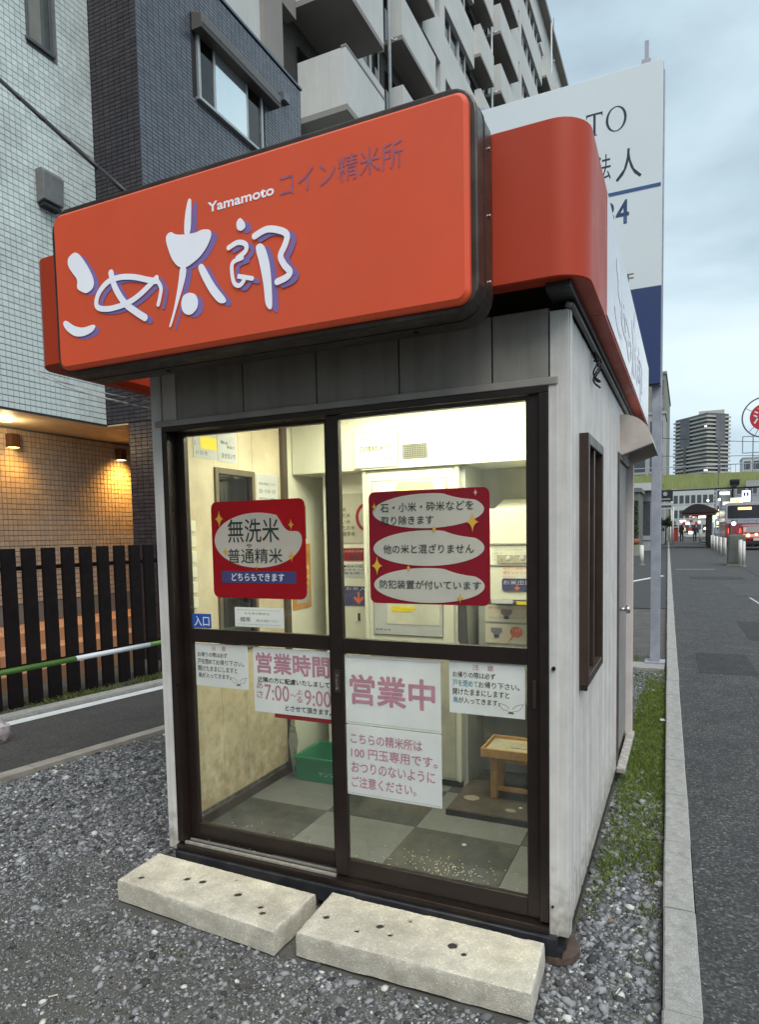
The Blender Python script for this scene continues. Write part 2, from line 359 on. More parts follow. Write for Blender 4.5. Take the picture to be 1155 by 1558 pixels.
for a in np.arange(.05, 2.7, .385):
    b = min(a + .382, 2.72)
    if a < .66 and b > .35 and a < .35:
        siding_strip(a, b, .10, .93, -1.8, -1).build('siding_panel', M_siding, K); siding_strip(a, b, 1.86, 2.25, -1.8, -1).build('siding_panel', M_siding, K)
        MB().box(-1.8, -1.77, a, .35, .93, 1.86).build('siding_panel', M_siding, K)
    elif a < .66:
        siding_strip(a, b, .10, .93, -1.8, -1).build('siding_panel', M_siding, K); siding_strip(a, b, 1.86, 2.25, -1.8, -1).build('siding_panel', M_siding, K)
        MB().box(-1.8, -1.77, .67, b, .93, 1.86).build('siding_panel', M_siding, K)
    else: siding_strip(a, b, .10, 2.25, -1.8, -1).build('siding_panel', M_siding, K)
box('siding_panel', (-1.80, 0, 2.72, 2.75, .10, 2.25), M_siding, K)
# corner posts with folded lips
for xa, xb, xc, xd in ((-.058, .004, -.062, -.03), (-1.804, -1.747, -1.775, -1.743)):
    MB().box(xa, xb, -.002, .048, .092, 2.25).box(xc, xd, -.008, -.003, .092, 2.02).build('corner_post', M_trimw, K, .003)
MB().box(.0045, .009, .006, .04, .10, 2.25).build('post_flange', M_trimw, K, .001)
# front panels over the doors
px = [-1.742, -1.661, -1.307, -.958, -.607, -.256, -.060]
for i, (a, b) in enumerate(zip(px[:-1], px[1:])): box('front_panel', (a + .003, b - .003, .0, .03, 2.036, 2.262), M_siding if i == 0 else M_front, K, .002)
box('panel_backing', (-1.74, -.06, .031, .05, 2.03, 2.27), M_black, K)
box('head_trim', (-1.775, -.03, -.014, .03, 2.008, 2.034), mat('head_trim_paint', (.34, .32, .30), .5, grime=(.15, .13, .11), gamt=.4), K, .003)
# door surround
box('door_head', (-1.742, -.062, -.012, .09, 1.985, 2.007), M_alu, K, .002)
box('door_jamb', (-1.742, -1.712, -.012, .09, .137, 1.984), M_alu, K, .002)
box('door_jamb', (-.094, -.0625, -.012, .09, .137, 1.984), M_alu, K, .002)
box('door_sill', (-1.742, -.0625, -.022, .09, .099, .1245), M_alu, K, .002)
box('sill_rail', (-1.71, -.925, -.004, .008, .125, .1365), M_rail, K, .001)
box('sill_rail', (-1.71, -.096, .034, .04, .125, .1345), M_rail, K, .001)
def sliding_door(x0, x1, y, gl):
    gx0, gx1 = gl; g = None
    mb = MB().box(x0, gx0, y, y + .028, .138, 1.984).box(gx1, x1, y, y + .028, .138, 1.984)
    d = mb.build('sliding_door', M_alu, K, .0025)
    box('top_rail', (gx0, gx1, y + .001, y + .027, 1.968, 1.983), M_alu, d); box('middle_rail', (gx0, gx1, y + .001, y + .027, 1.052, 1.112), M_alu, d, .002)
    box('bottom_rail', (gx0, gx1, y + .001, y + .027, .1385, .206), M_alu, d, .002)
    box('glass_pane', (gx0 - .004, gx1 + .004, y + .012, y + .016, 1.110, 1.970), M_glass, d); box('glass_pane', (gx0 - .004, gx1 + .004, y + .012, y + .016, .204, 1.054), M_glass, d)
    return d
dl = sliding_door(-1.711, -.905, .045, (-1.668, -.955))
dr = sliding_door(-.925, -.095, .004, (-.870, -.141))
M_pull = mat('pull_plate', (.055, .04, .035), .35, metal=.4)
MB().box(-.912, -.884, -.0005, .0038, .89, .985).build('pull_handle', M_pull, dr, .002)
text('出入口', -.903, -.893, .90, .975, -.0012, M_rail, dr)
MB().box(-.121, -.107, -.001, .0038, .90, 1.0).build('pull_handle', M_pull, dr, .002)
MB().cyl((-.045, -.006, 1.05), (-.045, -.016, 1.05), .007, 10).build('fixing_screw', M_alu, K)
MB().cyl((-.05, -.006, .20), (-.05, -.012, .20), .005, 8).build('fixing_screw', M_alu, K)
# right side window
w = MB()
w.box(-.028, .034, .2695, .305, .93, 1.88).box(-.028, .034, .725, .762, .93, 1.88).box(-.028, .034, .305, .725, 1.84, 1.88).box(-.028, .034, .305, .725, .93, .965).box(.001, .026, .50, .53, .965, 1.84)
w = w.build('side_window', mat('window_brown', (.05, .03, .022), .4, metal=.2, grime=(.12, .08, .06), gamt=.3), K, .003)
box('window_lining', (-.047, -.002, .27, .762, .92, .93), M_alu, w)
box('glass_pane', (.012, .016, .300, .505, .96, 1.845), M_wglass, w); box('glass_pane', (.006, .010, .525, .73, .96, 1.845), M_wglass, w)
box('window_drip', (.004, .03, .262, .285, .915, .93), M_alu, w, .001)
# left wall window
w = MB(); a, b, c, d = .345, .675, .925, 1.865
w.box(-1.775, -1.735, a, a + .025, c, d).box(-1.775, -1.735, b - .025, b, c, d).box(-1.775, -1.735, a + .025, b - .025, d - .03, d).box(-1.775, -1.735, a + .025, b - .025, c, c + .03)
w = w.build('side_window', mat('window_bronze', (.17, .14, .10), .4, metal=.3), K, .002)
box('glass_pane', (-1.760, -1.757, .37, .65, .955, 1.835), M_wglass, w)
# side door on the right
M_dd = mat('door_brown', (.075, .048, .04), .5, var=.2, grime=(.2, .15, .13), gamt=.4)
MB().box(-.03, .010, 1.80, 1.835, .13, 1.965).box(-.03, .010, 1.835, 2.55, 1.93, 1.965).build('door_frame', M_dd, K, .002)
sdn = box('side_door', (-.025, -.006, 1.836, 2.548, .14, 1.928), mat('door_gray', (.30, .28, .27), .5, grime=(.15, .13, .12), gamt=.5, streak=True), K)
MB().cyl((-.006, 2.0, 1.03), (.036, 2.0, 1.03), .012, 12).cyl((.036, 2.0, 1.03), (.058, 2.0, 1.03), .026, 16, .022).build('door_knob', M_chrome, sdn, 0, True)
box('door_casing', (-.02, .036, 2.551, 2.615, .05, 1.95), mat('casing_pale', (.62, .56, .53), .4), K, .004)
box('door_step', (.0, .05, 1.80, 2.62, .07, .10), M_trimw, K, .004)
# awning over the side door: bent shell with a closed near end
pr = [(.0, 2.20)] + [(.175 * math.sin(t), 2.035 + .165 * math.cos(t)) for t in np.linspace(.25, 1.45, 8)] + [(.182, 2.02), (.0, 1.955)]
M_awn = mat('awning_cream', (.60, .55, .50), .45, grime=(.3, .26, .22), gamt=.5, bump=.2)
aw = MB().prism([(p[0], p[1]) for p in pr], 1.94, 1.946, FY).build('awning', M_awn, K)
sh = MB(); o_ = pr[:-1]
for (a, b) in zip(o_[:-1], o_[1:]): sh.box(0, 0, 0, 0, 0, 0) if False else sh.quad((a[0], 1.946, a[1]), (b[0], 1.946, b[1]), (b[0], 2.66, b[1]), (a[0], 2.66, a[1]))
so_ = sh.build('awning_shell', M_awn, aw); md = so_.modifiers.new('solid', 'SOLIDIFY'); md.thickness = .004
MB().prism(pr, 2.66, 2.666, FY).build('awning_end', M_awn, aw)
MB().tube([(.0, 1.943, 1.955), (.18, 1.943, 2.018), (.18, 2.664, 2.018)], .006, 6).build('awning_edge', mat('edge_gray', (.12, .12, .12), .5), aw)
# eave: conduit, hanging cable knot, roof beams
MB().tube([(-.005, -.01, 2.262), (.014, .0, 2.258), (.014, 2.7, 2.258)], .010, 8).build('eave_conduit', mat('conduit_gray', (.20, .19, .18), .5), K, 0, True)
kn = [(.022 + .012 * math.sin(3 * t), .62 + .035 * math.cos(t), 2.20 + .05 * math.sin(t) - .004 * t) for t in np.linspace(0, 11, 40)]
MB().tube([(.014, .6, 2.258)] + kn, .004, 6).build('cable_knot', M_black, K, 0, True)
for b in ((-1.83, -1.77, -.10, 3.3, 2.262, 2.40), (-.05, .03, -.12, 3.3, 2.275, 2.42), (-1.77, -.05, 2.70, 2.76, 2.262, 2.40)): box('roof_beam', b, M_black, K, .003)
box('roof_panel', (-2.20, .05, -.11, 3.44, 2.43, 2.46), mat('soffit_cream', (.40, .38, .33), .6, grime=(.2, .18, .15), gamt=.5), K)
box('fascia_bracket', (-.9, -.85, -.11, .0, 2.263, 2.42), M_black, K); box('fascia_bracket', (-1.75, -1.70, -.11, .0, 2.263, 2.42), M_black, K)
# fascia: rolled band with a return lip, built as separate lengths with joints
def band(path, name):
    mb = MB(); n = len(path); nor = []
    for i in range(n):
        a = Vector(path[max(i - 1, 0)]); b = Vector(path[min(i + 1, n - 1)]); d = (b - a).normalized(); nor.append(Vector((-d.y, d.x)))
    prof = [(.004, 2.770), (0, 2.767), (0, 2.306), (.003, 2.303), (.062, 2.303), (.064, 2.335)]      # inward offset, height
    prof0 = [(.05, 2.770)]
    pr_ = prof0 + prof
    for i, p in enumerate(path):
        for q, z in pr_: v = Vector(p) + nor[i] * q; mb.v.append((v.x, v.y, z))
    k = len(pr_)
    for i in range(n - 1):
        for j in range(k - 1): mb.f.append((i * k + j, i * k + j + 1, (i + 1) * k + j + 1, (i + 1) * k + j))
    o = mb.build(name, M_fascia, K, 0, True); md = o.modifiers.new('solid', 'SOLIDIFY'); md.thickness = .0025; md.offset = 1
    es = o.modifiers.new('split', 'EDGE_SPLIT'); es.split_angle = R(40)
    return o
xr, xl, yf, yb, rd = .082, -2.335, -.160, 3.50, .11
arc = lambda cx, cy, a0, a1: [(cx + rd * math.cos(R(t)), cy + rd * math.sin(R(t))) for t in np.linspace(a0, a1, 9)]
# run anticlockwise seen from above so the left normal points inwards
band(arc(xl + rd, yf + rd, 180, 270) + [(-1.2, yf)] + arc(xr - rd, yf + rd, 270, 360) + [(xr, .285)], 'fascia_panel')
band([(xr, .289), (xr, 1.0), (xr, 1.90)], 'fascia_panel'); band([(xr, 1.904), (xr, 2.7), (xr, 3.39)] + arc(xr - rd, yb - rd, 0, 90), 'fascia_panel')
band([(xr - rd - .004, yb), (xl + rd + .004, yb)], 'fascia_panel')
band(arc(xl + rd, yb - rd, 90, 180) + [(xl, 1.6)], 'fascia_panel'); band([(xl, 1.596), (xl, yf + rd + .004)], 'fascia_panel')
# ------------------------------------------------ box sign on the front
SG = thing('box_sign', (-1.09, -.27, 2.19), 'wide orange illuminated box sign with white brush lettering mounted over the sliding doors', 'sign')
fo = rrect(-1.972, -.205, 2.180, 2.832, .085)
fr_ = MB(); n = len(fo); ins = rrect(-1.955, -.222, 2.197, 2.815, .07)
fr_.prism(fo, -.335, -.165, FY)
fr = fr_.build('sign_frame', M_frame, SG, .006)
MB().prism(rrect(-1.975, -.202, 2.177, 2.835, .088), -.262, -.255, FY).build('frame_seam', M_frame, fr)
fb = MB(); A = rrect(-1.934, -.226, 2.202, 2.802, .038, 6); B = rrect(-1.922, -.238, 2.214, 2.790, .028, 6)
n = len(A); fb.v = [(p[0], -.335, p[1]) for p in A] + [(p[0], -.352, p[1]) for p in A] + [(p[0], -.364, p[1]) for p in B]
for k in (0, 1): fb.f += [(k * n + i, k * n + (i + 1) % n, (k + 1) * n + (i + 1) % n, (k + 1) * n + i) for i in range(n)]
fb.f.append(tuple(2 * n + i for i in range(n)))
face = fb.build('sign_face', M_face, SG)
for x, z in ((-.2035, 2.70), (-.2035, 2.30), (-.2035, 2.5)):
    MB().cyl((x, -.21, z), (x + .004, -.21, z), .006, 8).build('frame_screw', M_chrome, SG)
for x in (-1.5, -.45): MB().cyl((x, -.22, 2.1755), (x, -.22, 2.180), .009, 8).build('drain_hole', M_black, SG)
POLY = {'a': [(-1.852, 2.623), (-1.813, 2.64), (-1.784, 2.624), (-1.739, 2.564), (-1.715, 2.513), (-1.724, 2.485), (-1.758, 2.473), (-1.782, 2.482), (-1.811, 2.5), (-1.803, 2.533), (-1.831, 2.564), (-1.852, 2.593)],
 'b': [(-1.897, 2.382), (-1.879, 2.391), (-1.834, 2.36), (-1.785, 2.346), (-1.73, 2.353), (-1.718, 2.343), (-1.738, 2.324), (-1.787, 2.314), (-1.836, 2.321), (-1.882, 2.353)],
 'c': [(-1.248, 2.714), (-1.236, 2.713), (-1.233, 2.703), (-1.241, 2.59), (-1.272, 2.59), (-1.266, 2.656)],
 'd': [(-1.36, 2.604), (-1.333, 2.621), (-1.305, 2.601), (-1.223, 2.592), (-1.188, 2.599), (-1.154, 2.59), (-1.15, 2.57), (-1.171, 2.536), (-1.208, 2.504), (-1.27, 2.48), (-1.306, 2.492), (-1.335, 2.528)],
 'e': [(-1.295, 2.492), (-1.265, 2.486), (-1.272, 2.445), (-1.318, 2.349), (-1.346, 2.287), (-1.357, 2.287), (-1.351, 2.302), (-1.329, 2.351), (-1.303, 2.442)],
 'f': [(-1.216, 2.478), (-1.196, 2.485), (-1.184, 2.469), (-1.143, 2.399), (-1.096, 2.345), (-1.102, 2.332), (-1.131, 2.337), (-1.168, 2.38), (-1.205, 2.445)],
 'g': [(-1.297, 2.362), (-1.287, 2.388), (-1.259, 2.395), (-1.229, 2.384), (-1.218, 2.357), (-1.226, 2.331), (-1.253, 2.315), (-1.278, 2.321), (-1.293, 2.337)],
 'h': [(-1.045, 2.591), (-1.029, 2.606), (-1.01, 2.587), (-1.006, 2.567), (-1.025, 2.559), (-1.042, 2.567)],
 'i': [(-.967, 2.5), (-.948, 2.506), (-.93, 2.489), (-.914, 2.435), (-.909, 2.375), (-.908, 2.3), (-.912, 2.282), (-.924, 2.284), (-.937, 2.305), (-.94, 2.365), (-.955, 2.442), (-.967, 2.482)]}
STR = [([(-1.627, 2.527), (-1.609, 2.47), (-1.567, 2.409), (-1.513, 2.367), (-1.468, 2.338)], .026), ([(-1.405, 2.47), (-1.487, 2.425), (-1.556, 2.403), (-1.637, 2.397), (-1.696, 2.408), (-1.709, 2.431), (-1.69, 2.467), (-1.643, 2.497), (-1.584, 2.503), (-1.517, 2.493), (-1.451, 2.472), (-1.41, 2.459)], .021),
 ([(-1.407, 2.468), (-1.386, 2.433), (-1.392, 2.401), (-1.402, 2.375)], .016), ([(-1.079, 2.514), (-1.04, 2.524), (-1.008, 2.512), (-1.009, 2.49), (-1.043, 2.473)], .017),
 ([(-1.024, 2.47), (-1.062, 2.462), (-1.068, 2.432), (-1.06, 2.393), (-1.037, 2.381), (-1.017, 2.401), (-1.045, 2.413), (-.985, 2.395)], .015),
 ([(-.97, 2.531), (-.919, 2.543), (-.866, 2.528), (-.842, 2.509), (-.85, 2.481), (-.869, 2.448), (-.856, 2.417), (-.835, 2.391), (-.849, 2.375), (-.885, 2.367)], .022)]
def chaikin(P, n=2):
    for _ in range(n):
        Q = []
        for i in range(len(P)):
            a, b = P[i], P[(i + 1) % len(P)]; Q += [(a[0] * .78 + b[0] * .22, a[1] * .78 + b[1] * .22), (a[0] * .22 + b[0] * .78, a[1] * .22 + b[1] * .78)]
        P = Q
    return P
POLY = {k: chaikin(v) for k, v in POLY.items()}
def logo(parent, mw, mp_, xf, y0, mapf=None):
    """the brush lettering: purple drop layer, then white layer"""
    for dx, dz, m, y in ((.022, -.012, mp_, y0 - .0005), (0, 0, mw, y0 - .0040)):
        mb = MB(); k = 0
        for P in POLY.values():
            c = Matrix.Identity(2); mb.quad(*[(p[0] + dx, y - k * .0001, p[1] + dz) for p in P[::-1]]); k += 1
        for P, w in STR: brush(mb, [(p[0] + dx, p[1] + dz) for p in P], w, y - k * .0001); k += 3.5
        if mapf: mb.v = [mapf(*v) for v in mb.v]
        mb.build('brush_lettering', m, parent)
logo(SG, M_signw, M_purple, None, -.3642)
text('Yamamoto', -1.162, -.892, 2.651, 2.682, -.366, M_signw, SG, .045)
text('コイン精米所', -.868, -.428, 2.632, 2.712, -.3655, M_faded, SG, .0)
# the same lettering on the right side of the fascia (runs away from the viewer)
SF = thing('side_lettering', (.083, 1.3, 2.5), 'white brush lettering panel on the right side of the red roof fascia', 'sign')
M_sidep = mat('side_panel_white', (.66, .60, .64), .2, coat=.3, var=.05)
MB().box(.0845, .088, .36, 3.34, 2.318, 2.755).build('side_panel', M_sidep, SF, .001)
logo(SF, M_white, mat('side_purple', (.62, .60, .73), .4), None, 0, lambda x, y, z: (.0883 - y * .2, .62 + (x + 1.9) * 1.75, 2.34 + (z - 2.28) * .9))
flush_text()
# ================================================================== INSIDE
CL = thing('ceiling_light', (-.9, .75, 2.22), 'long lit fluorescent ceiling fitting inside the kiosk behind the door head', 'ceiling light')
box('light_housing', (-1.40, -.20, .31, .90, 2.200, 2.221), M_cream, CL, .004)
MB().prism([(.34, 2.199), (.87, 2.199), (.855, 2.172), (.355, 2.172)], -1.38, -.22, lambda p, t: (t, p[0], p[1])).build('diffuser', M_light, CL)
MC = thing('rice_milling_machine', (-.9, 1.3, .13), 'cream coin operated rice milling machine filling the back of the lit kiosk', 'machine')
MB().box(-1.742, -.068, 1.06, 1.55, 1.876, 2.195).build('upper_cabinet', M_cream, MC, .004)
box('cabinet_lip', (-1.29, -.068, 1.052, 1.0595, 1.876, 1.905), M_cream, MC, .001)
MB().box(-1.292, -.728, 1.08, 1.6, .165, 1.875).build('machine_body', M_cream, MC, .006)
box('body_plinth', (-1.285, -.735, 1.09, 1.5, .131, .165), M_plinth, MC)
MB().box(-.748, -.729, 1.070, 1.0795, .166, 1.874).box(-1.291, -1.272, 1.070, 1.0795, .166, 1.874).build('edge_moulding', M_creamd if False else M_cream, MC, .003)
box('lower_door', (-1.262, -.76, 1.070, 1.079, .18, .90), M_creamd, MC, .003)
box('front_door', (-1.262, -.76, 1.070, 1.079, .905, 1.86), M_cream, MC, .003)
MB().box(-1.235, -.79, 1.0675, 1.0692, 1.655, 1.815).build('notice_frame', mat('gray_line', (.30, .30, .27), .5), MC)
MB().box(-1.228, -.797, 1.0655, 1.0673, 1.661, 1.809).build('notice_sheet', M_cream, MC)
MB().prism([(-1.10, 1.74), (-1.07, 1.80), (-.87, 1.80), (-.86, 1.73)], 1.0640, 1.0652, FY).build('faded_label', mat('faded_yellow', (.68, .66, .34), .5), MC)
MB().box(-1.235, -.82, 1.0658, 1.0672, .955, 1.19).build('notice_frame', mat('gray_line2', (.26, .26, .23), .5), MC)
MB().box(-1.230, -.825, 1.0640, 1.0655, .960, 1.185).build('notice_sheet', M_paper, MC)
MB().box(-1.15, -.84, 1.0625, 1.0638, 1.02, 1.17).build('notice_sheet', mat('sheet_tint', (.66, .66, .55), .5), MC)
MB().box(-1.12, -.98, 1.061, 1.0622, 1.105, 1.12).box(-1.12, -1.0, 1.061, 1.0622, 1.090, 1.102).build('highlight_line', M_yelp, MC)
text('100円玉を投入してください', -1.11, -.92, 1.135, 1.148, 1.0612, M_ink, MC); text('精米の手順　白米　標準', -1.22, -1.13, .98, .992, 1.0628, M_ink, MC)
# intake side: recessed box left of the body with labels
box('intake_panel', (-1.62, -1.2925, 1.20, 1.5, .165, 1.875), M_cream, MC, .003)
box('intake_base', (-1.62, -1.2925, 1.21, 1.5, .131, .164), M_plinth, MC)
box('label_gray', (-1.50, -1.296, 1.196, 1.199, 1.47, 1.76), mat('label_gray_m', (.50, .48, .38), .5), MC)
for i, s in enumerate(('米', 'れ米', 'い米', 'たお米', '発芽米')): text(s, -1.49, -1.49 + .028 * len(s), 1.655 - i * .036, 1.682 - i * .036, 1.1945, M_ink, MC)
rg = MB(); q = [(-1.325 + .075 * math.cos(t), 1.62 + .085 * math.sin(t)) for t in np.linspace(0, 2 * math.pi, 28, endpoint=False)]; q2 = [(-1.325 + .056 * math.cos(t), 1.62 + .066 * math.sin(t)) for t in np.linspace(0, 2 * math.pi, 28, endpoint=False)]
for i in range(28): rg.quad(*[(p[0], 1.194, p[1]) for p in (q[i], q[(i + 1) % 28], q2[(i + 1) % 28], q2[i])])
rg.build('red_ring', M_red, MC)
box('label_red', (-1.50, -1.296, 1.196, 1.199, 1.365, 1.44), M_red, MC); text('もち米は入れないで', -1.49, -1.32, 1.415, 1.43, 1.1945, M_cblob, MC)
text('注意', -1.45, -1.38, 1.372, 1.40, 1.1945, M_ink, MC)
box('label_white', (-1.50, -1.296, 1.196, 1.199, 1.27, 1.35), M_paper, MC)
for i, s in enumerate(('●玄米の投入口', 'お米を入れて', '扉を閉じる')): text(s, -1.49, -1.31, 1.325 - i * .02, 1.34 - i * .02, 1.1945, M_ink, MC)
box('label_navy', (-1.50, -1.296, 1.196, 1.199, 1.10, 1.215), M_navy, MC); text('お米入口', -1.475, -1.30, 1.19, 1.212, 1.1945, M_paper, MC)
MB().prism([(-1.398, 1.18), (-1.386, 1.18), (-1.386, 1.14), (-1.365, 1.155), (-1.358, 1.145), (-1.392, 1.108), (-1.426, 1.145), (-1.419, 1.155), (-1.398, 1.14)], 1.1945, 1.1955, FY).build('arrow_mark', M_ored, MC)
box('key_slot', (-1.40, -1.385, 1.194, 1.199, 1.01, 1.055), M_ink, MC)
# outlet side: niche with back wall, chute, tag, pictures
box('niche_wall', (-.727, -.068, 1.42, 1.6, .131, 1.875), M_grayp, MC)
box('niche_cheek', (-.727, -.70, 1.10, 1.419, .131, 1.874), M_grayp, MC)
MB().prism([(-.33, 1.72), (-.07, 1.87), (-.07, 1.70), (-.33, 1.62)], 1.30, 1.415, FY).build('chute_hood', M_grayp, MC, .003)
MB().prism([(1.40, 1.70), (1.18, 1.64), (1.10, 1.64), (1.10, 1.165), (1.40, 1.165)], -.57, -.07, lambda p, t: (t, p[0], p[1])).build('chute_box', M_cream, MC, .003)
MB().box(-.57, -.07, 1.092, 1.0985, 1.455, 1.461).box(-.57, -.07, 1.094, 1.0985, 1.345, 1.349).build('label_rule', M_grayp, MC)
for i, s in enumerate(('精米が終わりますと', 'ランプが消えます　お米の出口は', '袋をしっかり押さえてください', 'ペダルを踏むとお米が出ます', '終わりましたら離します')): text(s, -.545, -.545 + .026 * len(s), 1.438 - i * .017, 1.448 - i * .017, 1.0935, M_grayp, MC)
box('label_picture', (-.53, -.30, 1.0925, 1.0985, 1.357, 1.40), mat('label_beige', (.40, .38, .29), .5, var=.4, vscale=40), MC)
for x in (-.47, -.40): MB().ball((x, 1.092, 1.382), .014, 8, 5, (1, .2, 1)).build('label_icon', M_paper, MC)
for i, s in enumerate(('機械が停止するまで', '袋をはずさないでく', 'ださい')): text(s, -.50, -.50 + .021 * len(s), 1.325 - i * .023, 1.337 - i * .023, 1.0935, M_ored, MC)
MB().prism(rrect(-.505, -.345, 1.215, 1.278, .012), 1.093, 1.098, FY).build('label_navy', M_navy, MC); text('お米出口', -.497, -.353, 1.245, 1.27, 1.0915, M_paper, MC)
MB().prism([(-.428, 1.245), (-.422, 1.245), (-.422, 1.228), (-.412, 1.234), (-.41, 1.230), (-.425, 1.218), (-.44, 1.230), (-.438, 1.234), (-.428, 1.228)], 1.0905, 1.0915, FY).build('arrow_mark', M_ored, MC)
box('chute_shelf', (-.57, -.07, 1.02, 1.10, 1.148, 1.163), mat('shelf_dark', (.08, .075, .06), .5), MC, .002)
box('shelf_tape', (-.41, -.30, 1.014, 1.0195, 1.152, 1.168), M_yelp, MC); box('shelf_tape', (-.54, -.43, 1.014, 1.0195, 1.155, 1.175), M_paper, MC)
box('lower_front', (-.66, -.07, 1.19, 1.3, .60, 1.147), M_grayp, MC, .003)
for z0, z1 in ((1.035, 1.125), (.92, 1.025)):
    MB().box(-.622, -.385, 1.186, 1.189, z0 + .002, z1).build('picture_label', M_ored if False else mat('label_cream', (.72, .68, .56), .5), MC)
    x = -.505 if z0 > 1 else -.56
    MB().prism([(x - .03, z1 - .02), (x + .03, z1 - .02), (x + .03, z1 - .04), (x + .015, z1 - .055), (x + .012, z1 - .072), (x - .012, z1 - .072), (x - .015, z1 - .055), (x - .03, z1 - .04)], 1.1835, 1.185, FY).build('funnel_icon', mat('icon_gray', (.25, .26, .28), .5), MC)
    MB().box(x - .012, x + .012, 1.1815, 1.183, z1 - .07, z1 - .057).build('funnel_icon', M_navy, MC)
text('袋を開いてセット', -.605, -.40, 1.108, 1.118, 1.1835, M_ored, MC); text('クリップ←　→クリップ', -.60, -.41, 1.055, 1.065, 1.1835, M_ink, MC)
MB().prism([(-.452 + .034 * math.cos(t), .985 + .030 * math.sin(t)) for t in np.linspace(0, 6.0, 18)], 1.1835, 1.185, FY).build('warning_mark', M_ored, MC)
MB().prism([(-.475, .965), (-.462, .96), (-.50, .925)], 1.184, 1.1856, FY).build('warning_mark', M_ored, MC)
text('つめて', -.475, -.430, .988, 1.0, 1.1825, M_paper, MC)
MB().prism([(-.727, 1.20), (-.69, 1.19), (-.68, .93), (-.70, .90), (-.727, .95)], 1.03, 1.065, FY).build('side_flap', mat('flap_dark', (.06, .06, .06), .5), MC, .003)
# lettering on the upper cabinet
MB().box(-1.328, -1.062, 1.0475, 1.0515, 1.885, 2.08).build('notice_frame', M_grayp, MC); MB().box(-1.324, -1.066, 1.046, 1.0470, 1.889, 2.076).build('notice_sheet', M_cream, MC)
M_soft = mat('ink_soft', (.13, .13, .10), .6)
text('こちらは', -1.30, -1.205, 2.032, 2.055, 1.045, M_soft, MC); text('白幡精米所', -1.29, -1.10, 1.972, 2.008, 1.045, M_soft, MC); text('です。', -1.15, -1.075, 1.915, 1.94, 1.045, M_soft, MC)
g = MB()
for i in range(15): g.box(-1.035 + i * .0098, -1.0335 + i * .0098, 1.054, 1.0585, 1.925, 2.0)
for j in range(8): g.box(-1.035, -.8965, 1.0535, 1.0583, 1.925 + j * .0104, 1.9262 + j * .0104)
g.build('vent_grille', M_soft, MC)
# small plastic items and papers on the left wall
def wallpaper(y0, y1, z0, z1, m, lab, lines, name='paper_notice', x=-1.7455, ink=M_ink):
    t = MB().box(x, x + .0012, y0, y1, z0, z1).build(name, m, None, label=lab, cat='notice')
    for (s, a, b, c, d) in lines: text(s, a, b, c, d, x + .0022, ink, t, face='W')
    return t
t = wallpaper(.20, .375, 1.90, 2.07, M_paper, 'white paper with yellow square taped high on the plywood wall, nearer the doors', [('い ロ 今', .215, .30, 1.915, 1.935), ('１', .208, .216, 1.96, 1.98)])
MB().box(-1.744, -1.7435, .25, .372, 1.945, 2.005).build('yellow_patch', M_yelp, t)
wallpaper(.38, .53, 1.895, 2.08, M_paper, 'white paper with handwritten black ink taped above the inner window', [('袋は', .40, .46, 1.985, 2.0), ('各自で', .45, .515, 1.965, 1.98), ('まぜないで', .41, .52, 1.915, 1.94)])
wallpaper(.70, .905, 1.60, 1.86, M_paper, 'white text notice between the inner window and the corner stile', [('白米の精米について', .72, .88, 1.80, 1.815), ('白米・もち米・五分', .72, .88, 1.755, 1.78), ('胚芽を残した精米', .72, .87, 1.72, 1.733), ('標準', .73, .78, 1.685, 1.698), ('クリーン白米です', .72, .87, 1.655, 1.668)])
for i in range(6):
    z = 1.19 + i * .072
    c = MB().box(-1.7462, -1.735, .152, .185, z, z + .05).build('switch_box', M_cream, None, .002, label='%s pale plastic clip in the column on the plywood beside the left door' % ('lowest', 'second lowest', 'third lowest', 'fourth lowest', 'fifth lowest', 'topmost')[i], cat='clip', group='pale clips in a column on the plywood')
t = MB().box(-1.7462, -1.742, 1.04, 1.20, 1.50, 1.70).build('dark_poster', mat('poster_green', (.03, .055, .035), .4), None, label='dark green poster with white label on the inner wall behind the red sticker', cat='poster')
MB().box(-1.7415, -1.741, 1.11, 1.16, 1.54, 1.68).build('poster_label', M_paper, t)
t = MB().box(-1.7462, -1.742, 1.03, 1.24, 1.08, 1.47).build('orange_poster', M_orange, None, label='orange poster on the inner wall below the dark green poster', cat='poster')
MB().box(-1.7415, -1.741, 1.07, 1.22, 1.22, 1.34).build('poster_label', mat('poster_gold', (.70, .52, .18), .5, var=.5, vscale=40), t); MB().box(-1.7415, -1.741, 1.07, 1.22, 1.11, 1.2).build('poster_label', M_grayp, t)
text('新米', 1.09, 1.2, 1.235, 1.325, -1.7395, mat('poster_brown', (.30, .10, .03), .5), t, face='W')
# crate, table, mat, mirror scrap, rice
CT = thing('plastic_crate', (-1.45, .95, .131), 'green plastic crate on the checkered floor in the left back corner', 'crate')
cx0, cx1, cy0, cy1, cz0, cz1 = -1.655, -1.23, .86, 1.14, .133, .268
mb = MB()
for a in (0, 1):
    mb.prism([(cx0 + .012, cz0), (cx1 - .012, cz0), (cx1, cz1), (cx0, cz1)], (cy0, cy1 - .006)[a], (cy0 + .006, cy1)[a], FY)
mb.prism([(cy0 + .0062, cz0), (cy1 - .0062, cz0), (cy1 - .0062, cz1 - .0005), (cy0 + .0062, cz1 - .0005)], cx0 + .004, cx0 + .011, FX).prism([(cy0 + .0062, cz0), (cy1 - .0062, cz0), (cy1 - .0062, cz1 - .0005), (cy0 + .0062, cz1 - .0005)], cx1 - .011, cx1 - .004, FX)
mb.build('crate_wall', M_crate, CT); box('crate_bottom', (cx0 + .013, cx1 - .013, cy0 + .007, cy1 - .007, cz0 + .001, cz0 + .008), M_crate, CT)
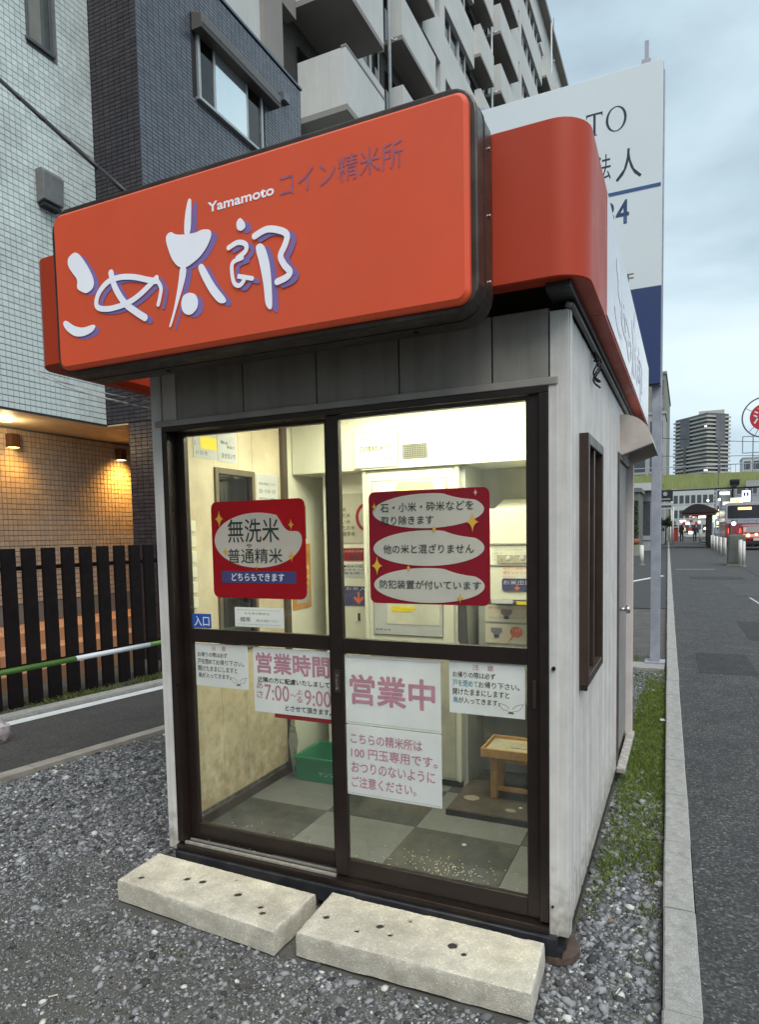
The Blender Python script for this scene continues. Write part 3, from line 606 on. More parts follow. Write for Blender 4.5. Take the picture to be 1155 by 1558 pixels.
MB().box(cx0 - .006, cx1 + .006, cy0 - .006, cy0 - .0005, cz1 - .016, cz1 + .002).box(cx0 - .006, cx1 + .006, cy1 + .0005, cy1 + .006, cz1 - .016, cz1 + .002).box(cx0 - .006, cx0 - .0005, cy0, cy1, cz1 - .016, cz1 + .002).box(cx1 + .0005, cx1 + .006, cy0, cy1, cz1 - .016, cz1 + .002).build('crate_rim', M_crate, CT, .002)
text('ヤンマ', -1.50, -1.40, .17, .195, .8585, mat('crate_print', (.4, .6, .5), .5), CT)
mt = MB().box(-.70, -.07, .735, 1.17, .131, .163).build('rubber_step', M_mat, None, .004, label='low dark rubber topped step under the small wooden table', cat='step')
box('step_edge', (-.702, -.07, .728, .7345, .131, .160), M_plinth, mt)
for x, y, r_ in ((-.62, .90, .05), (-.4, .82, .03)): MB().prism([(x + r_ * math.cos(t) * random.uniform(.7, 1.1), y + r_ * .7 * math.sin(t)) for t in np.linspace(0, 5.9, 9)], .1631, .1637, lambda p, t: (p[0], p[1], t)).build('dust_patch', mat('dust', (.28, .23, .17), .8), mt)
TB = thing('low_table', (-.3, 1.02, .163), 'low wooden table with a shallow tray top standing on the dark step', 'table')
x0, x1, y0, y1 = -.572, -.10, .90, 1.15
box('table_top', (x0 + .012, x1 - .012, y0 + .012, y1 - .012, .400, .414), M_woodtop, TB, .002)
for b in ((x0, x1, y0, y0 + .011, .385, .43), (x0, x1, y1 - .011, y1, .385, .43), (x0, x0 + .011, y0 + .0115, y1 - .0115, .385, .43), (x1 - .011, x1, y0 + .0115, y1 - .0115, .385, .43)): box('table_edge', b, M_wood, TB, .002)
for b in ((x0 + .03, x1 - .03, y0 + .02, y0 + .035, .362, .399), (x0 + .03, x1 - .03, y1 - .035, y1 - .02, .362, .399)): box('table_apron', b, M_wood, TB, .002)
for x in (x0 + .04, x1 - .07):
    for y in (y0 + .036, y1 - .066): box('table_leg', (x, x + .034, y, y + .03, .164, .3995), M_wood, TB, .002)
box('stretcher', (x0 + .075, x1 - .071, y0 + .04, y0 + .055, .205, .228), M_wood, TB, .002)
MB().box(x0 + .13, x1 - .05, y0 + .10, y0 + .106, .4142, .4150).build('stain_mark', M_mat, TB)
mr = MB().prism([(-1.72, .33), (-1.69, .50), (-1.655, .34), (-1.69, .14)], .90, .905, FY).build('metal_plate', mat('plate_gray', (.40, .40, .38), .3, metal=.4), None, label='diamond shaped gray plate leaning against the corner behind the crate', cat='plate')
box('wall_outlet', (-.62, -.57, 1.41, 1.4195, .27, .33), M_cream, MC, .002)
g = MB()
for i in range(230):
    a, b = random.choice([(-.62, .16), (-.45, .12), (-1.45, .11), (-.55, .2)]); x = random.gauss(a, .13); y = abs(random.gauss(b, .06)) + .04
    if not (-1.70 < x < -.1) or y > .45: continue
    t = random.uniform(0, 3.14); l_, w_ = .0034, .0015; c_, s_ = math.cos(t), math.sin(t)
    g.prism([(x + c_ * l_, y + s_ * l_), (x - s_ * w_, y + c_ * w_), (x - c_ * l_, y - s_ * l_), (x + s_ * w_, y - c_ * w_)], .1315, .1345, lambda p, t: (p[0], p[1], t))
g.build('spilled_rice', M_rice, None, label='spilled rice grains on the dark floor tiles inside the doors', cat='rice', kind='stuff')
g = MB().ball((-.52, .45, .1345), .011, 8, 5, (1, 1, .35)).build('white_crumb', M_paper, None, label='single white crumb on the dark tile near the right side', cat='crumb')
g = MB().ball((-.36, .86, .1665), .010, 8, 5, (1, 1, .35)).build('white_crumb', M_paper, None, label='single white crumb on the dark rubber step', cat='crumb')
# red banner outside, seen through the inner window
bn = thing('banner_flag', (-1.95, .55, 0), 'red banner on a thin pole seen through the left inner window', 'banner')
MB().cyl((-1.93, .40, 0), (-1.93, .40, 1.9), .010, 8).build('banner_pole', M_white, bn)
MB().box(-1.94, -1.937, .41, .58, .85, 1.30).box(-1.94, -1.937, .41, .425, 1.45, 1.75).box(-1.94, -1.937, .426, .58, 1.72, 1.75).box(-1.94, -1.937, .426, .58, 1.45, 1.47).build('banner_cloth', mat('banner_red', (.55, .03, .03), .5), bn)

# ================================================================== NOTICES ON THE GLASS
yl, yr = .0552, .0142     # glass front faces
def notice(name, x0, x1, z0, z1, y, m, lab, cat='notice', r=.004, th=.0014):
    return MB().prism(rrect(x0, x1, z0, z1, r, 3), y - th, y, FY).build(name, m, None, label=lab, cat=cat)
def blob(x0, x1, z0, z1, y, par, notch=False):
    cx, cz, a, b = (x0 + x1) / 2, (z0 + z1) / 2, (x1 - x0) / 2, (z1 - z0) / 2; P = []
    zc, sag = (.30, .16) if notch else (.52, .05)
    for t in np.linspace(0, 2 * math.pi, 80, endpoint=False):
        X, Z = math.cos(t), math.sin(t)
        x0_ = .48 if notch else .30
        if Z > 0 and X > x0_:
            k = min(1, (X - x0_) / (.88 - x0_)); zs = math.sqrt(1 - x0_ * x0_); ln = zs + (zc - zs) * k - sag * math.sin(math.pi * k) * 2 * (1 - k * .5)
            Z = min(Z, ln) if X < .88 else min(Z, zc * (1 - ((X - .88) / .12) ** 2) ** .5)
        P.append((cx + a * X, cz + b * Z))
    flat('white_grain', P, y, M_cblob, par, .0008)
def spark(x, z, s, y, par, m=M_yel):
    P = []
    for i in range(32):
        t = 2 * math.pi * i / 32; rr_ = 1 / (abs(math.cos(t)) ** .62 + abs(math.sin(t)) ** .62) ** (1 / .62); P.append((x + s * .62 * rr_ * math.cos(t), z + s * rr_ * math.sin(t)))
    flat('sparkle', P, y, m, par, .0008)
y = yl
s = notice('red_sticker', -1.537, -1.058, 1.256, 1.675, y, M_red, 'red square sticker with one cream grain shape and large black characters on the left door', 'sticker', .028)
blob(-1.522, -1.075, 1.388, 1.622, y - .0016, s, True)
text('無洗米', -1.448, -1.185, 1.497, 1.597, y - .0042, M_inkg, s, .004); text('や', -1.352, -1.325, 1.472, 1.492, y - .0042, M_inkg, s, .004); text('普通精米', -1.452, -1.172, 1.408, 1.470, y - .0042, M_inkg, s, .004)
flat('blue_band', [(-1.49, 1.322), (-1.108, 1.322), (-1.108, 1.373), (-1.49, 1.373)], y - .0016, M_navy, s, .0008); text('どちらもできます', -1.436, -1.166, 1.331, 1.364, y - .0036, M_white, s, .018)
for a, b, c in ((-1.492, 1.600, .036), (-1.125, 1.567, .023), (-1.126, 1.437, .025), (-1.465, 1.458, .02), (-1.302, 1.391, .012)): spark(a, b, c, y - .0045, s)
y = yr
s = notice('red_sticker', -.748, -.272, 1.256, 1.682, y, M_red, 'red square sticker with three cream grain shapes and lines of text on the right door', 'sticker', .024)
flat('sticker_keyline', rrect(-.745, -.275, 1.259, 1.679, .022, 4), y - .0014, mat('sticker_red2', (.36, .012, .03), .4, trans=.3), s, .0004)
for a, b in ((1.540, 1.668), (1.400, 1.532), (1.262, 1.392)): blob(-.730, -.292, a, b, y - .0024, s)
text('石・小米・砕米などを', -.697, -.330, 1.603, 1.637, y - .0052, M_inkg, s, .004); text('取り除きます', -.695, -.483, 1.555, 1.588, y - .0052, M_inkg, s, .004)
text('他の米と混ざりません', -.688, -.330, 1.447, 1.481, y - .0052, M_inkg, s, .004); text('防犯装置が付いています', -.705, -.305, 1.314, 1.346, y - .0052, M_inkg, s, .004)
for a, b, c in ((-.722, 1.625, .017), (-.334, 1.558, .036), (-.48, 1.536, .015), (-.715, 1.40, .036), (-.585, 1.392, .014), (-.383, 1.283, .019)): spark(a, b, c, y - .006, s)
spark(-.322, 1.663, .013, y - .006, s, mat('sparkle_pale', (.75, .45, .35), .5))
y = yl
s = notice('entrance_sticker', -1.664, -1.559, 1.116, 1.180, y, M_blue, 'small blue sticker reading entrance in the lower left corner of the upper pane', 'sticker', .001)
text('入口', -1.653, -1.569, 1.125, 1.170, y - .0024, M_white, s, .01)
s = notice('paper_label', -1.428, -1.176, 1.131, 1.216, y, M_paper, 'white paper slip with small text resting above the middle rail of the left door', 'notice', .001)
for i in range(2): MB().box(-1.415 , -1.19, y - .0026, y - .002, 1.142 + i * .062, 1.1435 + i * .062).build('ruled_line', M_grayp, s)
text('もち米の精米は、', -1.375, -1.24, 1.185, 1.196, y - .0026, M_soft, s); text('標準', -1.40, -1.345, 1.152, 1.174, y - .0026, mat('ink_slate', (.15, .18, .25), .5), s, .01); text('精白を選択ください', -1.315, -1.20, 1.155, 1.166, y - .0026, M_soft, s)
def caution(x0, x1, z0, z1, y, teal, lab):
    s = notice('caution_notice', x0, x1, z0, z1, y, M_paper, lab, 'notice', .002); W = x1 - x0; H = z1 - z0
    T = lambda a, b, c, d, q, m, bo=.012: text(q, x0 + a * W, x0 + b * W, z0 + c * H, z0 + d * H, y - .0026, m, s, bo)
    T(.32, .60, .85, .96, '注　意', M_pink, .005); T(.05, .62, .69, .80, 'お帰りの際は必ず', M_ink)
    T(.05, .39, .52, .64, '戸を閉めて', M_teal if teal else M_ink); T(.40, .93, .52, .64, 'お帰り下さい。', M_ink)
    T(.05, .80, .355, .475, '開けたままにしますと', M_ink); T(.05, .12, .20, .315, '鳥', M_teal if teal else M_ink); T(.125, .68, .20, .315, 'が入ってきます。', M_ink)
    bx, bz = x0 + .82 * W, z0 + .17 * H
    b = MB(); brush(b, [(bx - .045, bz + .018), (bx - .02, bz + .012), (bx - .006, bz)], .0016, y - .0022); brush(b, [(bx + .045, bz + .02), (bx + .022, bz + .014), (bx + .006, bz)], .0016, y - .0023)
    brush(b, [(bx - .045, bz + .018), (bx - .03, bz - .002), (bx - .008, bz - .008)], .0014, y - .0024); brush(b, [(bx + .045, bz + .02), (bx + .03, bz - .002), (bx + .008, bz - .008)], .0014, y - .0025)
    b.build('bird_drawing', M_soft, s); flat('bird_drawing', [(bx - .012, bz - .018), (bx + .012, bz - .018), (bx + .007, bz - .010), (bx - .007, bz - .010)], y - .0018, M_soft, s, .0006)
    return s
caution(-1.655, -1.368, .852, 1.046, yl, False, 'small white caution notice in plain black at the top of the lower left pane')
caution(-.431, -.149, .855, 1.050, yr, True, 'small white caution notice with some teal characters at the top of the lower right pane')
y = yl
s = notice('hours_notice', -1.338, -.953, .762, 1.044, y, M_paper, 'white opening hours notice in faded pink and black letters on the left door', 'notice', .002)
text('営業時間', -1.322, -.962, .935, 1.022, y - .0026, M_pink, s, .030); text('近隣の方に配慮いたしまして', -1.318, -.962, .893, .917, y - .0026, M_ink, s, .02)
text('あ', -1.325, -1.292, .865, .893, y - .0026, M_pink, s, .015); text('さ', -1.325, -1.292, .825, .855, y - .0026, M_pink, s, .015)
text('7:00', -1.283, -1.160, .818, .886, y - .0026, M_pink, s, .01); text('～', -1.152, -1.124, .843, .853, y - .0026, M_pink, s, .02)
text('よ', -1.122, -1.095, .852, .876, y - .0026, M_pink, s, .015); text('る', -1.122, -1.095, .820, .846, y - .0026, M_pink, s, .015); text('9:00', -1.083, -.958, .812, .878, y - .0026, M_pink, s, .01)
text('とさせて頂きます。', -1.18, -.957, .778, .802, y - .0026, M_ink, s, .02)
MB().box(-1.24, -.953, y + .0045, y + .006, .742, .760).build('red_strip', M_red, s)
y = yr
s = notice('open_notice', -.868, -.465, .769, 1.046, y, M_paper, 'white notice with three very large faded pink characters on the right door', 'notice', .003)
text('営業中', -.845, -.490, .852, .968, y - .0026, M_pink, s, .028)
for b in ((-.862, -.471, 1.036, 1.0375), (-.862, -.471, .776, .7775)): MB().box(b[0], b[1], y - .0022, y - .0016, b[2], b[3]).build('ruled_line', M_grayp, s)
s = notice('coin_notice', -.868, -.465, .479, .7645, y, M_paper, 'white notice with four lines of faded pink text below the largest notice', 'notice', .003)
for q, a, b, c, d in (('こちらの精米所は', -.848, -.543, .690, .732), ('100 円玉専用です。', -.848, -.482, .632, .675), ('おつりのないように', -.848, -.492, .572, .616), ('ご注意ください。', -.848, -.57, .512, .556)): text(q, a, b, c, d, y - .0026, M_pink, s, .018)
MB().box(-.862, -.471, y - .0022, y - .0016, .486, .4875).build('ruled_line', M_grayp, s)
flush_text()
# ================================================================== STEPS, GROUND
def step_block(name, corners, h, holes, lab, seed):
    """weathered kerb block: corners fl, bl, br, fr at the top; pitted holes sunk into the top"""
    fl, bl, br, fr_ = [Vector(c) for c in corners]; nx, ny = 150, 48; v = []; f = []
    def P(u, w): return (fl * (1 - u) + fr_ * u) * (1 - w) + (bl * (1 - u) + br * u) * w
    for j in range(ny + 1):
        for i in range(nx + 1):
            u, w = i / nx, j / ny; p = P(u, w); z = h
            ed = min(u * 6.2, (1 - u) * 6.2, w * 2.2, (1 - w) * 2.2)
            z += .0007 * mnoise.noise(Vector((p.x * 14 + seed, p.y * 14, 0))) + .0016 * mnoise.noise(Vector((p.x * 90, p.y * 90, seed)))
            z -= .0045 * math.exp(-ed * 38) * (1.1 + .4 * mnoise.noise(Vector((p.x * 25, p.y * 25, seed + 3))))
            q = mnoise.noise(Vector((p.x * 9, p.y * 9, seed + 9)))
            if ed < .05 and q > .40: z -= .05 * (q - .40)
            for hx, hy, hr in holes:
                d = math.hypot(p.x - hx, (p.y - hy))
                if d < hr: z -= .03 * min(1, (hr - d) / (hr * .3))
            v.append((p.x, p.y, z))
    row = nx + 1
    for j in range(ny):
        for i in range(nx): f.append((j * row + i, j * row + i + 1, (j + 1) * row + i + 1, (j + 1) * row + i))
    ring = [i for i in range(nx)] + [j * row + nx for j in range(ny)] + [ny * row + i for i in range(nx, 0, -1)] + [j * row for j in range(ny, 0, -1)]
    cen = (fl + fr_ + bl + br) / 4; prev = ring
    for lv in range(1, 7):
        t = lv / 6; cur = []
        for k in ring:
            p = Vector(v[k]); n_ = mnoise.noise(Vector((p.x * 22, p.y * 22, t * 3 + seed)))
            off = .0018 * n_ + .003 * min(1, t * 5) ; d = (p.xy - cen.xy).normalized(); cur.append(len(v))
            z = (1 - t) * p.z - .01 * 0
            if lv == 6: z = max(-.004, .001 + .005 * mnoise.noise(Vector((p.x * 11, p.y * 11, seed + 5)))) * (1 if p.y < cen.y else 0)
            v.append((p.x + d.x * off, p.y + d.y * off, z))
        for a in range(len(ring)):
            b = (a + 1) % len(ring); f.append((prev[a], cur[a], cur[b], prev[b]))
        prev = cur
    me = bpy.data.meshes.new(name); me.from_pydata(v, [], f); me.materials.append(M_step); me.polygons.foreach_set('use_smooth', [True] * len(f))
    o = bpy.data.objects.new(name, me); COL.objects.link(o); md = o.modifiers.new('s', 'EDGE_SPLIT'); md.split_angle = R(45)
    for hx, hy, hr in holes:
        MB().cyl((hx, hy, h - .030), (hx, hy, h - .0045), hr * .97, 12).build('hole_shade_plug', mat('hole_shade_plug', (.035, .032, .028), .95), o)  # dark plug in each hole, its colour standing in for the shade inside
    return tagit(o, lab, 'concrete block', 'concrete blocks used as door steps')
M_step = mat('step_concrete', (.60, .56, .47), .85, var=.22, vscale=13, grime=(.40, .35, .26), gamt=.55, bump=1.0, bscale=240)
step_block('concrete_step', [(-1.80, -.315), (-1.81, -.065), (-.972, -.090), (-.985, -.372)], .092, [(-1.72, -.265, .013), (-1.53, -.198, .014), (-1.455, -.192, .016), (-1.255, -.215, .015), (-1.12, -.255, .011), (-1.09, -.285, .012), (-1.33, -.13, .006)], 'left concrete step block in front of the doors with a row of dark holes', 1.3)
step_block('concrete_step', [(-.905, -.340), (-.915, -.050), (-.072, -.055), (-.060, -.330)], .092, [(-.85, -.215, .013), (-.64, -.19, .015), (-.705, -.25, .009), (-.585, -.225, .009), (-.36, -.195, .018), (-.31, -.225, .010), (-.55, -.12, .006)], 'right concrete step block in front of the doors, nearest the corner post', 5.1)
# --- base ground sheet
def dirt(name, col, **k): return mat(name, col, .95, **k)
M_soil = dirt('soil', (.095, .092, .084), var=.3, vscale=5, grime=(.13, .125, .11), gamt=.6, bump=1, bscale=160)
M_asph = mat('asphalt_path', (.055, .055, .056), .85, var=.16, vscale=3, grime=(.085, .083, .08), gamt=.4, bump=1, bscale=230)
M_asph2 = mat('asphalt_lane', (.055, .052, .050), .85, var=.15, vscale=2, grime=(.09, .08, .065), gamt=.35, bump=.8, bscale=200)
def speckle(m, sc, amt):
    """aggregate showing in asphalt: every small cell has its own gray"""
    N = m.node_tree.nodes; l = m.node_tree.links.new; b = N['Principled BSDF']; old = b.inputs['Base Color'].links[0].from_socket
    c = N.new('ShaderNodeTexCoord'); v = N.new('ShaderNodeTexVoronoi'); v.inputs['Scale'].default_value = sc; l(c.outputs['Object'], v.inputs['Vector'])
    s = N.new('ShaderNodeSeparateColor'); l(v.outputs['Color'], s.inputs[0])
    g = N.new('ShaderNodeValToRGB'); l(s.outputs[0], g.inputs[0]); e = g.color_ramp.elements
    e[0].position = 0; e[0].color = (1 - amt, 1 - amt, 1 - amt, 1); e[1].position = 1; e[1].color = (1 + amt * 5, 1 + amt * 5, 1 + amt * 4.8, 1)
    for p_, q_ in ((.55, 1 - amt * .2), (.82, 1 + amt * .8), (.95, 1 + amt * 1.9)): k = e.new(p_); k.color = (q_, q_, q_, 1)
    x = N.new('ShaderNodeMixRGB'); x.blend_type = 'MULTIPLY'; x.inputs[0].default_value = 1; l(old, x.inputs[1]); l(g.outputs[0], x.inputs[2]); l(x.outputs[0], b.inputs['Base Color'])
speckle(M_asph, 115, .55); speckle(M_asph2, 150, .35); speckle(M_kerb, 330, .14); speckle(M_step, 300, .12)
MB().quad((-1500, -1500, -.06), (1500, -1500, -.06), (1500, 1500, -.06), (-1500, 1500, -.06)).build('ground', mat('ground_far', (.07, .07, .068), .95, var=.2, vscale=.3), None, kind='structure', label='dark open ground reaching the horizon')
# street frame: u to the right of the kerb line, v along the street
ST = -.022
def S(u, v, z=0.): return (u * math.cos(ST) + v * math.sin(ST), -u * math.sin(ST) + v * math.cos(ST), z)
def srot(): return ST * -1
def sbox(u0, u1, v0, v1, z0, z1):
    mb = MB(); sb(mb, u0, u1, v0, v1, z0, z1); return mb
def sb(mb, u0, u1, v0, v1, z0, z1):
    n = len(mb.v); mb.v += [S(u, v, z) for z in (z0, z1) for v in (v0, v1) for u in (u0, u1)]
    mb.f += [tuple(n + i for i in q) for q in ((0, 2, 3, 1), (4, 5, 7, 6), (0, 1, 5, 4), (2, 6, 7, 3), (0, 4, 6, 2), (1, 3, 7, 5))]; return mb
# kerb line stones: single blocks as far as they can be told apart
kb = bpy.data.objects.new('kerb', None); COL.objects.link(kb); tagit(kb, 'line of pale concrete kerb stones between the gravel and the pavement', None, None, 'structure')
ku0, ku1 = .308, .421; v = -2.6; k = 0; data = {}
while v < 24:
    L_ = .6
    key = k % 4
    if key not in data:
        mb = MB(); c = .006
        w_ = ku1 - ku0 - random.uniform(0, .002)
        mb.prism([(0, -.03), (w_, -.03), (w_, .052), (w_ - c, .058), (c, .058), (0, .052)], 0, L_ - .005, FY); data[key] = mb.data('kerb_stone', M_kerb)
        bpy.context.view_layer.update
    o = bpy.data.objects.new('kerb_stone', data[key]); COL.objects.link(o); o.parent = kb
    x, y, _ = S(ku0 + random.uniform(-.002, .002), v); o.location = (x, y, random.uniform(-.002, .002)); o.rotation_euler[2] = -ST + random.uniform(-.003, .003)
    v += L_; k += 1
mb = MB()
while v < 130: sb(mb, ku0, ku1, v, v + .59, -.03, .057); v += .6
mb.build('kerb_stone_run', M_kerb, kb, kind='stuff')
# pavement right of the kerb
g = MB(); N_ = 60
sbox(ku1 + .002, 2.75, -4, 130, -.05, .047).build('pavement', M_asph, None, kind='structure', label='dark asphalt pavement right of the kerb stones')
sbox(2.75, 2.90, -4, 130, -.05, .055).build('road_kerb', M_asph, None, kind='structure', label='kerb at the outer edge of the pavement')
sbox(2.90, 14, -4, 200, -.06, -.04).build('road', mat('road_asphalt', (.05, .05, .052), .8, var=.15), None, kind='structure', label='road beyond the pavement edge')
M_mark = mat('road_paint', (.55, .55, .53), .6, var=.1, grime=(.12, .12, .12), gamt=.75, vscale=9)
M_mark2 = mat('fresh_paint', (.70, .72, .72), .5, var=.05, grime=(.3, .3, .3), gamt=.3, vscale=6)
sbox(.55, 1.8, 23.4, 23.5, .049, .0505).build('pavement_mark', M_mark, None, kind='structure')
for a, b in (((1.72, 10.9), (1.58, 13.3)), ((2.1, 13.4), (2.2, 12.9))):
    mb = MB(); w = .02; mb.quad((a[0] - w, a[1], .0515), (a[0] + w, a[1], .0515), (b[0] + w, b[1], .0515), (b[0] - w, b[1], .0515)); mb.build('pavement_mark', M_mark, None, kind='structure')
MB().prism([S(u, v)[:2] for u, v in ((1.7, 13.6), (2.7, 13.6), (2.7, 17), (1.6, 17))], .0485, .050, lambda p, t: (p[0], p[1], t)).build('asphalt_patch', mat('asphalt_patch', (.06, .06, .062), .8, bump=.5), None, kind='structure')
# gravel yard (soil sheet with gentle relief), car park asphalt behind
def relief(x, y): return .010 * mnoise.noise(Vector((x * 1.1, y * 1.1, 0))) + .006 * mnoise.noise(Vector((x * 4, y * 4, 3)))
nx, ny = 110, 120; v_ = []; f_ = []
X0, X1, Y0, Y1 = -3.9, .305, -3.2, 11.6
for j in range(ny + 1):
    for i in range(nx + 1):
        x = X0 + (X1 - X0) * i / nx; y = Y0 + (Y1 - Y0) * j / ny; xx = x + (y * -.022 if x > 0 else 0)
        v_.append((xx, y, -.006 + relief(x, y)))
for j in range(ny):
    for i in range(nx): a = j * (nx + 1) + i; f_.append((a, a + 1, a + nx + 2, a + nx + 1))
me = bpy.data.meshes.new('gravel_yard'); me.from_pydata(v_, [], f_); me.materials.append(M_soil); o = bpy.data.objects.new('gravel_yard', me); COL.objects.link(o)
tagit(o, 'gray gravel yard around the kiosk', None, None, 'structure')
sbox(-30, ku0 - .003, 11.2, 30, -.05, .012).build('car_park', mat('asphalt_lot', (.05, .052, .054), .85, var=.15, bump=.5), None, kind='structure', label='asphalt lot behind the gravel yard')
sbox(-30, ku0 - .003, 30.002, 130, -.05, .008).build('side_yard', mat('asphalt_lot2', (.045, .047, .05), .85, var=.15), None, kind='structure')
mb = MB(); mb.quad((-2.6, 9.7 + 3.0, .0145), (-2.5, 12.5, .0145), (-.22, 20.3, .0145), (-.32, 20.6, .0145)); mb.build('parking_line', M_mark2, None, kind='structure')
# low concrete footing under the billboard pole
mb = MB().box(-2.3, .17, 5.30, 5.62, -.05, .028)
mb.build('footing_slab', M_kerb, None, .006, kind='structure', label='low concrete footing strip under the billboard post')
# --- alley at left
AD = Vector((math.sin(R(10.5)), math.cos(R(10.5)), 0)); AN = Vector((AD.y, -AD.x, 0)); A0 = Vector((-4.776, 1.28, 0))
def AP(u, v, z): p = A0 + AN * u + AD * v; return (p.x, p.y, z)
mb = MB(); mb.quad(AP(-.6, -30, .013), AP(1.28, -30, .013), AP(1.28, 9, .013), AP(-.6, 9, .013)); mb.build('alley_lane', M_asph2, None, kind='structure', label='dark asphalt alley between the gravel and the dark slat fence')
mb = MB(); mb.quad(AP(0, -30, .017), AP(.13, -30, .017), AP(.13, 9, .017), AP(0, 9, .017)); mb.build('edge_line', M_mark2, None, kind='structure', label='white painted line along the alley edge')
mb = MB()
for i in range(24):
    if 5 < i < 30 and i % 9 == 4: continue
    a = -4.0 + i * .6; n = len(mb.v); q = [AP(1.24, a, -.02), AP(1.34, a, -.02), AP(1.34, a + .595, -.02), AP(1.24, a + .595, -.02)]
    mb.v += q + [(p[0], p[1], .024) for p in q]; mb.f += [tuple(n + i_ for i_ in t) for t in ((4, 5, 6, 7), (0, 1, 5, 4), (1, 2, 6, 5), (2, 3, 7, 6), (3, 0, 4, 7))]
mb.build('alley_edging', mat('edging_conc', (.33, .30, .26), .9, bump=.5, var=.2), None, kind='structure', label='thin concrete edging between gravel and alley')
mb = MB(); n = 0
q = [AP(-.16, -12, -.02), AP(-.02, -12, -.02), AP(-.02, 9, -.02), AP(-.16, 9, -.02)]
mb.v += q + [(p[0], p[1], .05) for p in q]; mb.f += [(4, 5, 6, 7), (0, 1, 5, 4), (1, 2, 6, 5), (2, 3, 7, 6), (3, 0, 4, 7)]
mb.build('alley_kerb', M_kerb, None, kind='structure', label='low kerb behind the white alley line')
MB().quad((-30, -30, -.004), (-4.6, -30, -.004), (-4.0, 9, -.004), (-30, 9, -.004)).build('planting_soil', M_soil, None, kind='structure')

# --- loose stones: real geometry
ico = bpy.data.meshes.new('ico'); import bmesh
bm = bmesh.new(); bmesh.ops.create_icosphere(bm, subdivisions=1, radius=1); IV = np.array([v.co[:] for v in bm.verts], 'f'); IF = np.array([[v.index for v in f.verts] for f in bm.faces], 'i'); bm.free()
def stones(name, P, size, m, lab, cat):
    n = len(P); nv = len(IV)
    J = IV[None] * (1 + rng.uniform(-.36, .36, (n, nv, 1))).astype('f')
    sc = np.stack([size * rng.uniform(.8, 1.35, n), size * rng.uniform(.6, 1.0, n), size * rng.uniform(.35, .7, n)], 1)
    J = J * sc[:, None, :]
    ax = rng.normal(size=(n, 3)); ax[:, 2] += 1.5; ax /= np.linalg.norm(ax, axis=1)[:, None]; th = rng.uniform(0, 6.28, n); tilt = rng.normal(0, .35, n)
    c, s = np.cos(th)[:, None], np.sin(th)[:, None]
    X = J[:, :, 0] * c - J[:, :, 1] * s; Y = J[:, :, 0] * s + J[:, :, 1] * c; Z = J[:, :, 2] + X * np.sin(tilt)[:, None]
    V = np.stack([X, Y, Z], 2) + P[:, None, :]
    F = IF[None] + (np.arange(n) * nv)[:, None, None]
    me = bpy.data.meshes.new(name); me.vertices.add(n * nv); me.vertices.foreach_set('co', V.astype('f').ravel())
    nf = n * len(IF); me.loops.add(nf * 3); me.loops.foreach_set('vertex_index', F.ravel().astype('i')); me.polygons.add(nf)
    me.polygons.foreach_set('loop_start', np.arange(nf, dtype='i') * 3); me.update(calc_edges=True); me.materials.append(m)
    o = bpy.data.objects.new(name, me); COL.objects.link(o); tagit(o, lab, cat, None, 'stuff'); return o
M_grav = mat('gravel_stone', (.19, .195, .205), .85, var=.15, vscale=40, island=.85, bump=.5, bscale=300)
# rare pale stones: push the brightest islands up
N = M_grav.node_tree.nodes; l = M_grav.node_tree.links.new; b_ = N['Principled BSDF']; old = b_.inputs['Base Color'].links[0].from_socket
gg = N.new('ShaderNodeNewGeometry'); mr_ = N.new('ShaderNodeMapRange'); l(gg.outputs['Random Per Island'], mr_.inputs[0]); mr_.inputs[1].default_value = .955; mr_.inputs[2].default_value = .985
mm = N.new('ShaderNodeMixRGB'); l(mr_.outputs[0], mm.inputs[0]); l(old, mm.inputs[1]); mm.inputs[2].default_value = (.62, .61, .58, 1); l(mm.outputs[0], b_.inputs['Base Color'])
cand = rng.uniform((-3.9, -2.4), (.30, 5.2), (270000, 2)); X_, Y_ = cand[:, 0], cand[:, 1]
wear = np.array([mnoise.noise(Vector((x * .9 + 4, y * .9, 1))) + .35 * mnoise.noise(Vector((x * 3, y * 3, 7))) for x, y in cand])
dcam = np.hypot(X_ - .36, Y_ + 2.3)
inside = (X_ > -1.79) & (X_ < .0) & (Y_ > .02) & (Y_ < 2.74)
stp = (X_ > -1.80) & (X_ < -.06) & (Y_ > -.35) & (Y_ < -.06)
ally = ((cand[:, 0] - A0.x) * AN.x + (cand[:, 1] - A0.y) * AN.y) < 1.33 + rng.normal(0, .03, len(cand))
kerbm = X_ > .295 - .022 * Y_
front = (Y_ < -.05) & (X_ < -.2) & (X_ > -2.3)
prob = np.clip(.75 - np.maximum(0, wear) * 1.1, .1, 1); prob = np.where(front, np.clip(.30 - wear * 1.0, .10, .8), prob); prob = np.where(X_ > -.1, .9, prob)
prob *= np.where(Y_ > 3.2, .35, 1)
vis = ~((Y_ < -.95 - (X_ * .0)) & (X_ > .0)) & (Y_ > -1.75)
keep = (~inside) & (~stp) & (~ally) & (~kerbm) & vis & (rng.uniform(size=len(cand)) < prob)
Pq = cand[keep]; sz = rng.lognormal(math.log(.0066), .48, len(Pq)).clip(.004, .026)
sz = np.where((Pq[:, 0] > -.1), sz * 1.12, sz); fr2 = (Pq[:, 1] < -.05) & (Pq[:, 0] < -.2) & (Pq[:, 0] > -2.3); sz = np.where(fr2, sz * .85, sz)
Pz = np.array([relief(x, y) for x, y in Pq]) - .006 + sz * .12
stones('gravel', np.column_stack([Pq, Pz]), sz, M_grav, 'loose gray crushed stones spread over the yard around the kiosk', 'gravel')
